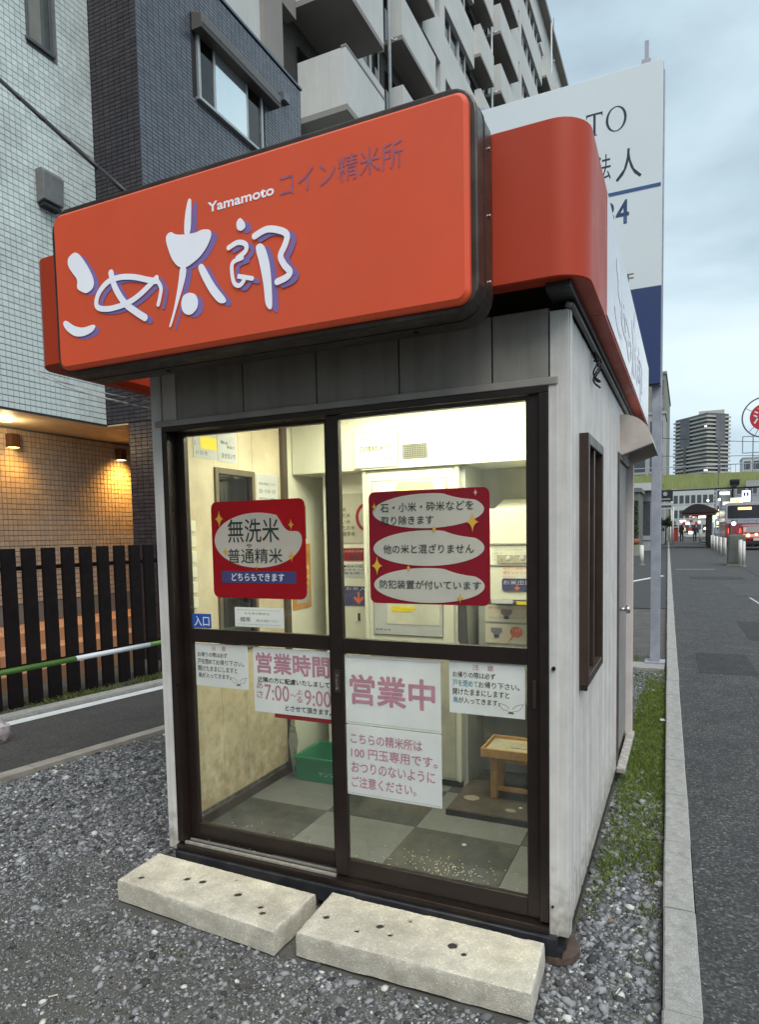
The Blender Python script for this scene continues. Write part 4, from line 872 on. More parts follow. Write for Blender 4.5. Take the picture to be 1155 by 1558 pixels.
# fine grit in front of the steps
cand = rng.uniform((-2.9, -1.7), (.28, .6), (90000, 2)); ok = ~((cand[:, 0] > -1.80) & (cand[:, 0] < 0) & (cand[:, 1] > -.36)); cand = cand[ok]
sz = rng.lognormal(math.log(.0026), .4, len(cand)).clip(.0012, .007); stones('grit', np.column_stack([cand, np.array([relief(x, y) for x, y in cand]) - .0055 + sz * .3]), sz, M_grav, 'fine stone grit pressed into the soil before the steps', 'grit')
# --- grass
def grass(name, pts, h, w, m, lab, lean=.5):
    n = len(pts); a = rng.uniform(0, 6.28, n); d = rng.uniform(0, 6.28, n); hh = h * rng.uniform(.5, 1.3, n); ln = hh * rng.uniform(.1, lean * 1.8, n)
    dx, dy = np.cos(a) * w, np.sin(a) * w; lx, ly = np.cos(d) * ln, np.sin(d) * ln
    B = pts; V = np.stack([np.column_stack([B[:, 0] - dx, B[:, 1] - dy, B[:, 2]]), np.column_stack([B[:, 0] + dx, B[:, 1] + dy, B[:, 2]]),
        np.column_stack([B[:, 0] + dx * .8 + lx * .4, B[:, 1] + dy * .8 + ly * .4, B[:, 2] + hh * .6]), np.column_stack([B[:, 0] - dx * .8 + lx * .4, B[:, 1] - dy * .8 + ly * .4, B[:, 2] + hh * .6]),
        np.column_stack([B[:, 0] + lx, B[:, 1] + ly, B[:, 2] + hh])], 1)
    me = bpy.data.meshes.new(name); me.from_pydata(V.reshape(-1, 3).tolist(), [], [t for i in range(n) for t in ((i * 5, i * 5 + 1, i * 5 + 2, i * 5 + 3), (i * 5 + 3, i * 5 + 2, i * 5 + 4))])
    me.materials.append(m); o = bpy.data.objects.new(name, me); COL.objects.link(o); return tagit(o, lab, 'grass', None, 'stuff')
M_grass = mat('grass_blade', (.165, .225, .04), .6, var=.25, vscale=8, island=.45, trans=.35)
c = rng.uniform((-.0, .4), (.31, 5.3), (60000, 2)); c[:, 0] -= .0
m_ = np.array([mnoise.noise(Vector((x * 5, y * 2.4, 2))) for x, y in c])
dens = np.interp(c[:, 1], [.4, .9, 1.4, 1.9, 2.6, 3.9, 4.6, 5.3], [.12, .30, .55, .85, 1.05, .9, .3, .25]) + m_ * .55
dens *= np.clip((c[:, 0] + .02) / .10, .3, 1); dens = np.where(c[:, 1] > 5.0, dens * .5, dens)
ok = (rng.uniform(size=len(c)) < dens) & (c[:, 0] < .302 - .022 * c[:, 1]) & (c[:, 0] > np.where(c[:, 1] < 2.75, .012, -.3)); c = c[ok]
grass('grass', np.column_stack([c, np.full(len(c), -.01)]), .034, .0022, M_grass, 'green grass growing between the kiosk wall and the kerb', .7)
c = rng.uniform((-2.2, 2.9), (.22, 6.2), (9000, 2)); m_ = np.array([mnoise.noise(Vector((x * 2.5, y * 2.5, 5))) for x, y in c]); c = c[m_ > .08]
grass('grass', np.column_stack([c, np.full(len(c), -.01)]), .04, .0024, M_grass, 'patchy grass behind the kiosk around the billboard footing')
# single tufts by the kerb and the corner
pts = []
for tx, ty, n in ((.24, .28, 40), (.22, .12, 26), (.05, .52, 60), (.03, .35, 50), (.20, -.02, 26), (.26, .75, 40), (.04, .8, 60), (.12, 1.1, 60), (.27, -.15, 20), (-1.30, -.52, 8), (-.1, -.62, 6)):
    for i in range(n): pts.append((random.gauss(tx, .03), random.gauss(ty, .045), -.008))
grass('weeds', np.array([p for p in pts if p[0] < .295]), .032, .0017, M_grass, 'thin weeds sprouting through the gravel by the kiosk corner', 1.0)
c = rng.uniform((-.52, -6), (-.16, 8.5), (30000, 2)); m_ = np.array([mnoise.noise(Vector((u * 4, v * 1.7, 8))) for u, v in c]); c = c[(rng.uniform(size=len(c)) < .5 + m_ * 1.3)]
P3 = np.array([AP(u, v, -.002) for u, v in c]); hh = .045
grass('ground_cover', P3, .048, .006, mat('moss_blade', (.10, .13, .03), .7, var=.3, vscale=8, island=.5, trans=.2), 'low green ground cover growing at the foot of the dark slat fence', 1.2)
# dead leaves and straws, litter
for i, (x, y, a, l2) in enumerate(((-1.55, -.86, .6, .03), (-1.18, -1.12, 1.5, .022), (.17, -.11, 1.2, .03))):
    MB().cyl((x, y, .008), (x + l2 * math.cos(a), y + l2 * math.sin(a), .012), .0022, 6).build('straw_bit', mat('straw', (.62, .58, .45), .7), None, label=('pale straw bit on the gravel below the left step', 'pale straw bit on the grit near the bottom edge', 'white straw bit lying on gravel beside the kerb')[i], cat='straw')
MB().prism([(.20, 3.2), (.235, 3.21), (.225, 3.26), (.195, 3.25)], .03, .034, lambda p, t: (p[0], p[1], t)).build('paper_scrap', M_paper, None, label='white paper scrap lying in the grass beside the kerb', cat='litter')
BG = thing('plastic_bag', (-4.35, .95, .01), 'crumpled clear plastic bag with something red lying at the left frame edge', 'bag')
def lump(c, r, sq, seed, amp=.2):
    mb = MB().ball(c, r, 22, 14, sq); mb.v = [tuple(Vector(c) + (Vector(p) - Vector(c)) * (1 + amp * mnoise.noise(Vector(p) * 22 + Vector((seed, 0, 0))))) for p in mb.v]; return mb
lump((-4.33, .93, .10), .11, (1, .8, .85), 1, .35).build('bag_film', glassmat('film', (.88, .84, .84), 1.4, .15, film=.6, fcol=(.75, .70, .72)), BG, 0, True)
lump((-4.42, .93, .10), .055, (1, .8, 1.1), 2).build('bag_content', mat('bag_red', (.70, .22, .10), .5), BG, 0, True)

# dry leaves and small litter caught in the gravel and the kerb corner
M_leafd = mat('dry_leaf', (.22, .13, .06), .8, var=.3, vscale=30, island=.5)
for i, (x, y) in enumerate(((-2.35, -.55), (-2.9, .35), (-2.15, .3), (.10, -.45), (.16, 1.05), (-1.75, -1.25), (.12, .3), (-.6, -1.2))):
    a = random.uniform(0, 6.28); s_ = random.uniform(.014, .024); mb = MB(); z = .012
    P = [(x + s_ * (u * math.cos(a) - w * math.sin(a)), y + s_ * (u * math.sin(a) + w * math.cos(a)), z + .006 * abs(w) + random.uniform(0, .004)) for u, w in ((-1.2, 0), (-.5, .5), (.4, .55), (1.2, 0), (.4, -.5), (-.5, -.45))]
    mb.quad(P[0], P[1], P[2], P[3]).quad(P[0], P[3], P[4], P[5])
    where = ('on open gravel left of the left step', 'on gravel near the alley edging', 'on gravel by the left wall', 'beside the right step end', 'in the grass beside the side window', 'at the bottom left of the yard', 'below the corner post', 'on the grit below the right step')[i]
    mb.build('dry_leaf', M_leafd, None, label='small brown dry leaf ' + where, cat='leaf', group='dry leaves lying on the gravel')

# repair patches and tar seams on the pavement
M_pat = mat('asphalt_patch2', (.034, .034, .035), .85, var=.2, vscale=4, bump=.8, bscale=230); speckle(M_pat, 130, .4)
for (u0, u1, v0, v1) in ((.62, 1.15, 5.1, 6.3), (1.3, 2.2, 7.4, 9.3), (.9, 2.3, 18.5, 19.6)): sbox(u0, u1, v0, v1, .0485, .0496).build('asphalt_patch', M_pat, None, kind='structure')
mb = MB(); pts = [(.75, -1.0), (.82, .2), (.78, 1.3), (.9, 2.6), (1.02, 3.6), (.98, 5.0)]
for a, b in zip(pts[:-1], pts[1:]):
    n = 8
    for i in range(n):
        t0, t1 = i / n, (i + 1) / n; p = [(a[0] + (b[0] - a[0]) * t + .02 * mnoise.noise(Vector((t * 9 + a[1], 0, 3))), a[1] + (b[1] - a[1]) * t) for t in (t0, t1)]
        mb.quad(S(p[0][0] - .002, p[0][1], .0493), S(p[0][0] + .002, p[0][1], .0493), S(p[1][0] + .002, p[1][1], .0493), S(p[1][0] - .002, p[1][1], .0493))
mb.build('pavement_crack', M_black, None, kind='structure')
# ================================================================== LEFT: FENCE, PIPE, TILED BUILDING
M_slat = mat('fence_slat_dark', (.009, .006, .006), .85, spec=.2, var=.3, vscale=6, bump=.2)
FN = thing('slat_fence', (-5.1, 1.7, 0), 'dark brown fence of tall upright slats between the alley and the tiled building', 'fence')
sv = [1.622, 1.813, 2.010, 2.209, 2.407, 2.604, 2.805, 2.998, 3.183]
ys_ = [sv[0] - .195 * i for i in range(12, 0, -1)] + sv + [sv[-1] + .19 * i for i in range(1, 14)]
mbs = MB(); mbs.box(-.045, 0, 0, .124, .02, 1.452); dslat = mbs.data('slat', M_slat)
for y in ys_:
    o = bpy.data.objects.new('slat', dslat); COL.objects.link(o); o.parent = FN; o.matrix_parent_inverse = WM[FN.name].inverted()
    o.location = (-5.25 + .0876 * y, y, 0); o.rotation_euler[2] = R(-5); bv = o.modifiers.new('b', 'BEVEL'); bv.width = .003
for z in (.35, 1.25): MB().prism([(-5.25 + .0876 * -1 - .075, -1), (-5.25 + .0876 * -1 - .048, -1), (-5.25 + .0876 * 6 - .048, 6), (-5.25 + .0876 * 6 - .075, 6)], z, z + .04, lambda p, t: (p[0], p[1], t)).build('fence_rail', M_slat, FN)
PP = thing('guard_pipe', (-4.8, 2, 0), 'green and white banded guard pipe running low along the alley in front of the slats', 'guard rail')
M_gp = mat('pipe_green', (.10, .22, .035), .45, var=.12); M_wp = mat('pipe_white', (.66, .70, .74), .4, var=.05)
P_ = lambda y: (-5.0 + .1 * y, y, .415)
segs = [(-2.6, -.9, M_gp), (-.9, .0, M_wp), (.0, 2.07, M_gp), (2.07, 2.92, M_wp), (2.92, 4.9, M_gp), (4.9, 5.8, M_wp)]
for a, b, m in segs: MB().cyl(P_(a), P_(b - .002), .024, 18).build('pipe_band', m, PP, 0, True)
for y in (-2.0, .9, 3.9, 5.7): MB().cyl((P_(y)[0], y, -.02), (P_(y)[0], y, .40), .024, 14).build('pipe_post', M_wp, PP, 0, True)

WX, DX, DY, RX_ = -6.30, -5.55, 4.0, -7.30
TBd = thing('tiled_building', (-7, 3, 0), 'pale tiled building at the left with a recessed porch lit by warm lamps', 'building')
M_wt = mat('white_tile', (.68, .75, .73), .28, var=.06, vscale=3, island=.10, coat=.3, grime=(.38, .40, .38), gamt=.4)
M_grout = mat('grout_gray', (.17, .18, .18), .8, var=.15)
M_beige = mat('beige_tile', (.50, .40, .30), .35, var=.05, island=.10, coat=.2)
M_dt = mat('dark_tile', (.088, .098, .122), .30, var=.08, vscale=2, island=.22, coat=.3)
M_dtf = mat('charcoal_tile', (.042, .036, .043), .4, var=.1, island=.25)
M_dgr = mat('dark_grout', (.018, .018, .022), .8)
box('wall_core', (-9.0, WX - .010, -3.0, DY - .001, 2.95, 11.0), M_grout, TBd); box('recess_wall', (-9.0, RX_ - .010, -3.0, 8.0, -.05, 2.93), M_grout, TBd)
box('wall_core_rear', (-9.2, -7.35, DY + .05, 7.9, 2.96, 11), M_grout, TBd)
# window in the white wall, around it the tiles stop
WY0, WY1, WZ0 = 3.125, 3.46, 7.045
def tilegrid(y0, y1, z0, z1, py, pz, x, hole=None, gap=.006):
    L_ = []; ny = int(round((y1 - y0) / py)); nz = int(round((z1 - z0) / pz))
    for j in range(nz):
        for i in range(ny):
            a, b, c, d = y0 + i * py + gap / 2, y0 + (i + 1) * py - gap / 2, z0 + j * pz + gap / 2, z0 + (j + 1) * pz - gap / 2
            if hole and b > hole[0] and a < hole[1] and d > hole[2] and c < hole[3]: continue
            L_.append((a, b, c, d))
    return L_
def tiles_joined(name, T_, x0, x1, m, parent, axis='x', jit=.0012):
    mb = MB()
    for a, b, c, d in T_:
        j = random.uniform(0, jit); k = len(mb.v); q = .002
        if axis == 'x': mb.v += [(x0, a, c), (x0, b, c), (x0, b, d), (x0, a, d), (x1 - j, a + q, c + q), (x1 - j, b - q, c + q), (x1 - j, b - q, d - q), (x1 - j, a + q, d - q)]
        else: mb.v += [(a, x0, c), (b, x0, c), (b, x0, d), (a, x0, d), (a + q, x1 + j, c + q), (b - q, x1 + j, c + q), (b - q, x1 + j, d - q), (a + q, x1 + j, d - q)]
        mb.f += [tuple(k + i for i in t) for t in ((4, 5, 6, 7), (0, 1, 5, 4), (1, 2, 6, 5), (2, 3, 7, 6), (3, 0, 4, 7))]
    return mb.build(name, m, parent, kind='stuff')
py, pz = .0672, .0672
T_ = tilegrid(DY - .0672 * 60, DY, 2.955, 2.955 + .0672 * 92, py, pz, WX, (WY0 - .0, WY1 + .02, WZ0 - .0, 12))
near = sorted(T_, key=lambda t: (t[0] - 2.6) ** 2 + (t[2] - 3.2) ** 2 + (40 if t[1] < 2.0 else 0))[:300]; ns = set(near)
tiles_joined('tile_field', [t for t in T_ if t not in ns], WX - .0105, WX, M_wt, TBd)
td_ = MB(); q = .002; hw = (py - .006) / 2
td_.v = [(-.0105, -hw, -hw), (-.0105, hw, -hw), (-.0105, hw, hw), (-.0105, -hw, hw), (0, -hw + q, -hw + q), (0, hw - q, -hw + q), (0, hw - q, hw - q), (0, -hw + q, hw - q)]
td_.f = [(4, 5, 6, 7), (0, 1, 5, 4), (1, 2, 6, 5), (2, 3, 7, 6), (3, 0, 4, 7)]; dt_ = td_.data('wall_tile', M_wt)
for a, b, c, d in near:
    o = bpy.data.objects.new('wall_tile', dt_); COL.objects.link(o); o.parent = TBd; o.matrix_parent_inverse = WM[TBd.name].inverted(); o.location = (WX - random.uniform(0, .001), (a + b) / 2, (c + d) / 2)
# recess wall, soffit, porch
tiles_joined('recess_tile_field', tilegrid(1.0, 7.0, .72, .72 + .0665 * 33, .064, .0665, RX_, gap=.007), RX_ - .0105, RX_, M_beige, TBd)
M_soff = mat('soffit_paint', (.62, .52, .38), .6)
box('soffit', (RX_ + .001, WX - .012, -3, 7.8, 2.932, 2.949), M_soff, TBd); box('soffit', (WX - .011, DX - .40, DY + .012, 7.8, 2.935, 2.952), M_soff, TBd)
box('tile_edge_trim', (WX - .012, WX + .004, -3, DY, 2.938, 2.954), mat('trim_dark', (.03, .03, .03), .5), TBd)
M_step2 = mat('porch_tile', (.48, .26, .14), .6, var=.12, vscale=5, bump=.3)
box('plinth', (RX_ - .0, RX_ + .012, -3, 7.8, .45, .71), mat('plinth_gray', (.16, .16, .155), .7), TBd)
for i, (x1, z) in enumerate(((-6.55, .46), (-6.2, .30), (-5.85, .15))): 
    for k in range(14): box('porch_step', (RX_ + .013 if i == 0 else (-6.549, -6.199)[i - 1], x1, 1.2 + k * .42, 1.2 + k * .42 + .415, -.03, z), M_step2, TBd, .004)
def sconce(y, lab, pw):
    s = thing('wall_sconce', (RX_ + .06, y, 2.76), lab, 'lamp', 'warm wall sconces under the porch soffit')
    MB().box(RX_ + .001, RX_ + .11, y - .062, y + .062, 2.68, 2.695 + .15).build('sconce_body', mat('sconce_brown', (.10, .045, .02), .4, metal=.3), s, .006)
    MB().box(RX_ + .02, RX_ + .10, y - .05, y + .05, 2.6755, 2.679).build('sconce_lens', emat('warm_lens', (1, .62, .2), 6), s)
    l = bpy.data.lights.new('sconce_light', 'SPOT'); l.energy = pw; l.color = (1, .50, .10); l.spot_size = R(130); l.spot_blend = 1; l.shadow_soft_size = .12
    lo = bpy.data.objects.new('sconce_light', l); COL.objects.link(lo); lo.location = (RX_ + .22, y, 2.62); lo.rotation_euler = (0, R(20), 0); lo.parent = s; lo.matrix_parent_inverse = WM[s.name].inverted()
sconce(3.39, 'brown box shaped wall sconce nearer the frame edge under the porch soffit', 13); sconce(5.13, 'brown box shaped wall sconce beside the charcoal pier throwing an orange glow', 55)
dl_ = thing('downlight', (-6.75, 2.95, 2.93), 'round lit downlight in the porch soffit at the left frame edge', 'lamp')
MB().cyl((-6.85, 3.02, 2.9315), (-6.85, 3.02, 2.915), .06, 20).build('downlight_lens', emat('lens_glow', (1, .82, .42), 14), dl_); MB().cyl((-6.85, 3.02, 2.9318), (-6.85, 3.02, 2.922), .075, 20).build('downlight_ring', M_white, dl_)
l = bpy.data.lights.new('downlight_lamp', 'POINT'); l.energy = 6; l.color = (1, .72, .38); l.shadow_soft_size = .06; lo = bpy.data.objects.new('downlight_lamp', l); COL.objects.link(lo); lo.location = (-6.85, 3.02, 2.84)
# ventilation cover and cables
vc = thing('vent_cover', (WX, 3.27, 5.4), 'small gray box shaped vent cover on the pale tiled wall', 'vent')
MB().prism([(WX, 5.30), (WX + .115, 5.33), (WX + .135, 5.62), (WX + .10, 5.67), (WX, 5.67)], 3.14, 3.41, FY).build('vent_hood', mat('vent_gray', (.20, .20, .19), .45, metal=.3, var=.2), vc, .008); box('vent_mouth', (WX + .01, WX + .10, 3.16, 3.39, 5.27, 5.302), M_black, vc)
wv = thing('corner_window', (WX, 3.3, 7.5), 'tall narrow window in the pale tiled wall at the top left corner', 'window')
box('window_blind', (WX - .0095, WX - .008, WY0 + .02, WY0 + .20, WZ0 + .02, 8.9), mat('blind_beige', (.45, .40, .34), .7), wv); box('window_pane', (WX - .004, WX - .001, WY0 + .03, WY1 - .02, WZ0 + .03, 8.9), glassmat('clear_glass', (.85, .87, .86), 1.5), wv)
MB().box(WX - .0098, WX + .012, WY0, WY0 + .03, WZ0 + .02, 8.95).box(WX - .0098, WX + .012, WY1 - .03, WY1, WZ0 + .02, 8.95).box(WX - .0098, WX + .03, WY0 - .02, WY1 + .02, WZ0 - .02, WZ0 + .018).build('window_frame', mat('frame_gray', (.12, .12, .12), .4, metal=.4), wv, .003)
for lab, a, b, r_, sag in (('black overhead cable sloping from the upper left down to the back of the box sign', (-6.28, .55, 7.05), (-1.62, -.10, 2.82), .011, .06), ('thin pale overhead wire running to the left corner post of the kiosk', (-6.25, 2.9, 3.42), (-1.80, .02, 2.10), .005, .05), ('second thin wire just above the pale one at the pale tiled wall', (-6.28, 2.7, 3.52), (-1.80, .03, 2.13), .003, .07)):
    P2 = [tuple(Vector(a).lerp(Vector(b), t) - Vector((0, 0, sag * 4 * t * (1 - t)))) for t in np.linspace(0, 1, 26)]
    MB().tube(P2, r_, 8).build('overhead_cable', M_black if r_ > .006 else mat('wire_pale', (.45, .44, .42), .5), None, 0, True, label=lab, cat='cable')

# dark building
DB = thing('dark_tiled_building', (-6, 6, 0), 'blue charcoal tiled building with a hooded window behind the kiosk', 'building')
DT = 8.92
box('wall_core', (-9.0, DX - .008, DY + .009, 7.75, 2.955, DT - .02), M_dgr, DB); box('pier_core', (DX - .40, DX - .008, DY + .009, DY + .7, -.05, 2.953), M_dgr, DB); box('rear_core', (-7.25, DX - .02, 5.6, 7.7, -.05, 2.93), M_dgr, DB)
wy0, wy1, wz0, wz1 = 5.08, 6.56, 7.30, 8.10
TT = tilegrid(DY + .005, DY + .005 + .098 * 38, 4.6, 4.6 + .0475 * 90, .098, .0475, DX, (wy0, wy1, wz0, wz1 + .16), .004)
tiles_joined('side_tile_field', TT, DX - .0085, DX, M_dt, DB)
TF = [t for t in tilegrid(WX + .0, DX, 2.96, 2.96 + .0475 * 125, .0937, .0475, 0, None, .004)] + tilegrid(DX - .384, DX, .0, .0475 * 62, .096, .0475, 0, None, .004)
tiles_joined('front_tile_field', TF, DY + .0095, DY, M_dtf, DB, 'y')
MB().box(DX - .01, DX + .02, DY - .01, 7.77, DT - .02, DT + .02).build('parapet_cap', mat('cap_blue', (.10, .13, .18), .35, metal=.4), DB, .003); box('roof_slab', (-9, DX - .012, DY, 7.75, DT - .02, DT), M_dgr, DB)
# window
box('window_reveal', (DX - .0078, DX - .006, wy0, wy1, wz0, wz1), M_black, DB)
wf = MB().box(DX - .008, DX + .035, wy0, wy0 + .045, wz0, wz1).box(DX - .008, DX + .035, wy1 - .045, wy1, wz0, wz1).box(DX - .008, DX + .06, wy0 - .03, wy1 + .03, wz0 - .04, wz0 - .001).box(DX - .005, DX + .024, wy0 + .33, wy0 + .37, wz0, wz1).box(DX - .005, DX + .024, wy1 - .40, wy1 - .365, wz0, wz1)
wfo = wf.build('window_frame', mat('window_alu', (.42, .44, .44), .35, metal=.5, var=.1), DB, .003)
box('window_pane', (DX + .012, DX + .016, wy0 + .37, wy1 - .40, wz0, wz1), mat('reflective_pane', (.75, .82, .84), .06, metal=.85, var=.02), wfo)
box('window_pane', (DX + .002, DX + .006, wy0 + .045, wy0 + .33, wz0, wz1), M_wglass, wfo); box('window_pane', (DX + .002, DX + .006, wy1 - .365, wy1 - .045, wz0, wz1), M_wglass, wfo)
MB().prism([(DX, 8.09), (DX + .16, 8.09), (DX + .175, 8.13), (DX + .175, 8.26), (DX, 8.33)], 5.00, 6.85, FY).build('window_hood', mat('hood_bronze', (.13, .12, .11), .4, metal=.3, var=.1), DB, .006)
box('hood_seam', (DX + .1752, DX + .178, 5.0, 6.85, 8.135, 8.15), M_black, DB)
box('wall_vent', (DX, DX + .09, 7.10, 7.26, 8.38, 8.52), mat('vent_blue', (.15, .17, .19), .4, metal=.4), DB, .008)

# ================================================================== APARTMENT BLOCK BEHIND
AX = -8.8
AB = thing('apartment_block', (-12, 30, 0), 'tall pale gray apartment block with rows of projecting balconies receding behind the signs', 'building')
M_ap = mat('apartment_render', (.58, .585, .56), .8, var=.08, vscale=.8, grime=(.42, .42, .40), gamt=.3, streak=True, bump=.4, bscale=30)
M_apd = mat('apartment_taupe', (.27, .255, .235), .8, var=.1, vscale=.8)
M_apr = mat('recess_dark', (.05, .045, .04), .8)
M_apw = mat('window_white_frame', (.55, .58, .58), .4)
M_apg = glassmat('apartment_glass', (.12, .14, .14), 2.4)
FH = 2.85; ZB = 12.05 - 4 * FH; NF = 13; TOPZ = ZB + 13 * FH - .3
box('wall_core', (-20, AX - .35, 9.0, 56, 0, TOPZ), M_ap, AB)
box('roof_slab', (-20.1, AX + .1, 8.9, 56.1, TOPZ, TOPZ + .3), M_apd, AB); box('roof_unit', (-11, AX - .3, 53.6, 55.2, TOPZ + .3, TOPZ + 1.2), M_ap, AB)
MB().cyl((AX - .2, 51, TOPZ + .3), (AX - .2, 51, TOPZ + 2.2), .03, 6).build('roof_mast', M_apd, AB)
PIPES = [18.9, 31.9, 48.3]
# bays: (y0, y1, kind)
bays = [(9.0, 11.5, 'w'), (11.5, 12.3, 'p'), (13.15, 15.5, 'B'), (15.6, 18.7, 'g'), (19.1, 24.4, 'b'), (24.4, 25.0, 'w'), (25.0, 29.2, 'g'), (29.2, 31.6, 's'), (32.2, 38.6, 'b'), (38.6, 39.2, 'w'), (39.2, 45.4, 'g'), (45.4, 48.0, 's'), (48.6, 53.0, 'b'), (53.0, 56.0, 'w')]
def apart(name, f_build, m, zk):
    """one part per floor sharing one mesh"""
    return None
base_parts = []
for y0, y1, k in bays:
    L1 = []
    def part(name, b, m, bev=0, kids=()): L1.append((name, MB().box(*b).data(name, m), kids))
    z = 0
    if k == 'w': part('wall_panel', (AX - .35, AX, y0, y1, z, z + FH), M_ap)
    elif k == 'p': part('wall_pier', (AX - .35, AX + .12, y0, y1, z, z + FH), M_apd)
    elif k == 'B':
        D = 1.4
        part('balcony_slab', (AX - .3, AX + D, y0, y1, z, z + .14), M_apd); part('balcony_front', (AX + D - .12, AX + D, y0, y1, z + .141, z + 1.5), M_ap)
        part('balcony_side', (AX + .001, AX + D - .121, y0, y0 + .12, z + .141, z + 1.5), M_ap); part('balcony_side', (AX + .001, AX + D - .121, y1 - .12, y1, z + .141, z + 1.5), M_ap)
        part('parapet_cap', (AX + D - .135, AX + D + .015, y0 - .015, y1 + .015, z + 1.501, z + 1.55), M_apd)
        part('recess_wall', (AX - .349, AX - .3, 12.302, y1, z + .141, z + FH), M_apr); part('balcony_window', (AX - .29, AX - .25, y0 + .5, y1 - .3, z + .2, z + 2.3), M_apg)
        part('wall_panel', (AX - .30, AX, 12.302, y0 - .001, z - .3, z + .9), M_apd)
        part('wall_panel', (AX - .35, AX, y1 + .002, y1 + .1, z, z + FH), M_ap)
    elif k in 'bs':
        D = .5 if k == 'b' else .3
        y2 = y0 + (y1 - y0) * (.62 if k == 'b' else 1)
        part('balcony_slab', (AX - .3, AX + D, y0, y2, z, z + .14), M_apd); part('balcony_front', (AX + D - .1, AX + D, y0, y2, z + .141, z + 1.42), M_ap)
        part('balcony_side', (AX, AX + D - .101, y0, y0 + .1, z + .141, z + 1.42), M_ap); part('balcony_side', (AX, AX + D - .101, y2 - .1, y2, z + .141, z + 1.42), M_ap)
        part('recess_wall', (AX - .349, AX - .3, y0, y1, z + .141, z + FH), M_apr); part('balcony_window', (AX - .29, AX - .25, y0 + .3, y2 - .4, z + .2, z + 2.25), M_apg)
        part('window_post', (AX - .24, AX - .18, y0 + (y2 - y0) * .5, y0 + (y2 - y0) * .5 + .06, z + .2, z + 2.25), M_apw)
        if k == 'b':
            part('wall_panel', (AX - .30, AX, y2 + .001, y1, z, z + 1.35), M_ap); part('balcony_window', (AX - .2, AX - .15, y2 + .1, y1 - .1, z + 1.351, z + 2.6), M_apg)
            part('window_post', (AX - .14, AX - .08, (y2 + y1) / 2, (y2 + y1) / 2 + .06, z + 1.351, z + 2.6), M_apw)
            part('lintel', (AX - .30, AX, y2 + .001, y1, z + 2.601, z + FH), M_ap)
    elif k == 'g':
        part('wall_panel', (AX - .35, AX, y0, y1, z, z + 1.15), M_ap); part('lintel', (AX - .35, AX, y0, y1, z + 2.35, z + FH), M_ap)
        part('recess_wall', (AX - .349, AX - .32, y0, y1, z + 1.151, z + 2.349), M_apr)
        n = max(2, int((y1 - y0) / 1.9))
        for i in range(n):
            a = y0 + (y1 - y0) * i / n; b = y0 + (y1 - y0) * (i + 1) / n
            part('window_pane', (AX - .20, AX - .18, a + .08, b - .08, z + 1.2, z + 2.3), M_apg)
            L1.append(('window_frame', MB().box(AX - .21, AX - .10, a, a + .08, 1.151, 2.349).box(AX - .17, AX - .12, (a + b) / 2 - .03, (a + b) / 2 + .03, 1.2, 2.3).box(AX - .17, AX - .1, a + .08, b, 1.151, 1.2).data('window_frame', M_apw), ()))
    base_parts.append((y0, L1))
for fl in range(1, NF):
    zz = ZB + fl * FH
    if zz + FH > TOPZ + .1: break
    for y0, L1 in base_parts:
        if zz < 9 and y0 < 14: continue
        if zz < 14 and y0 < 30 and fl < 4: continue
        if zz < 20 and y0 > 38: continue
        for name, me, kids in L1:
            o = bpy.data.objects.new(name, me); COL.objects.link(o); o.parent = AB; o.matrix_parent_inverse = WM[AB.name].inverted(); o.location = (0, 0, zz)
for y in PIPES:
    MB().tube([(AX + .12, y, 8), (AX + .12, y, TOPZ)], .055, 10).build('drain_pipe', M_apw, AB, 0, True)
    for fl in range(3, NF): MB().tube([(AX + .10, y + .02, ZB + fl * FH + .05), (AX + .28, y + .1, ZB + fl * FH - .05), (AX + .30, y + .25, ZB + fl * FH + .12)], .03, 6).build('pipe_elbow', M_apw, AB, 0, True)
box('wall_panel', (AX - .35, AX, 9, 56, 0, ZB + 3 * FH), M_ap, AB)

# ================================================================== BILLBOARD
BB = thing('billboard', (-.9, 5.55, 0), 'tall white and navy billboard on steel posts behind the kiosk', 'billboard')
BX0, BX1, BY = -2.05, .100, 5.5
box('board_white', (BX0, BX1, BY, BY + .06, 4.074, 6.352), M_bsw, BB, .003); box('board_navy', (BX0, BX1, BY, BY + .06, 3.06, 4.071), M_bsn, BB, .003); box('board_frame', (BX0, BX1 + .004, BY + .0605, BY + .10, 3.05, 6.36), M_steelp, BB)
for x in (-1.9, .02):
    MB().box(x - .005, x + .095, BY + .10, BY + .20, .03, 6.45 if x < 0 else 6.30).build('billboard_post', M_steelp, BB, .004)
    MB().box(x - .06, x + .15, BY + .04, BY + .26, .0285, .045).build('base_plate', M_steelp, BB, .002)
box('post_stub', (-.085, -.045, BY + .101, BY + .14, 6.3, 6.64), M_steelp, BB, .002); box('post_stub', (-.11, -.02, BY + .01, BY + .06, 6.353, 6.40), M_steelp, BB, .002)
MB().cyl((.045, BY + .0985, 2.95), (.045, BY + .092, 2.95), .012, 8).build('post_bolt', M_steelp, BB)
yq = BY - .0015
def poly(name, pts, m): flat(name, pts, yq, m, BB, .001)
tx0, tx1, tz0, tz1 = -.665, -.495, 5.755, 5.985; w = tx1 - tx0
poly('lettering', [(tx0, tz1), (tx1, tz1), (tx1, tz1 - .05), (tx1 - .012, tz1 - .02), (tx0 + w * .58, tz1 - .016), (tx0 + w * .58, tz0 + .012), (tx0 + w * .68, tz0), (tx0 + w * .34, tz0), (tx0 + w * .44, tz0 + .012), (tx0 + w * .44, tz1 - .016), (tx0 + .012, tz1 - .02), (tx0, tz1 - .05)], M_bink)
ox, oz, oa, ob = -.357, 5.872, .105, .128; mb = MB(); n = 40
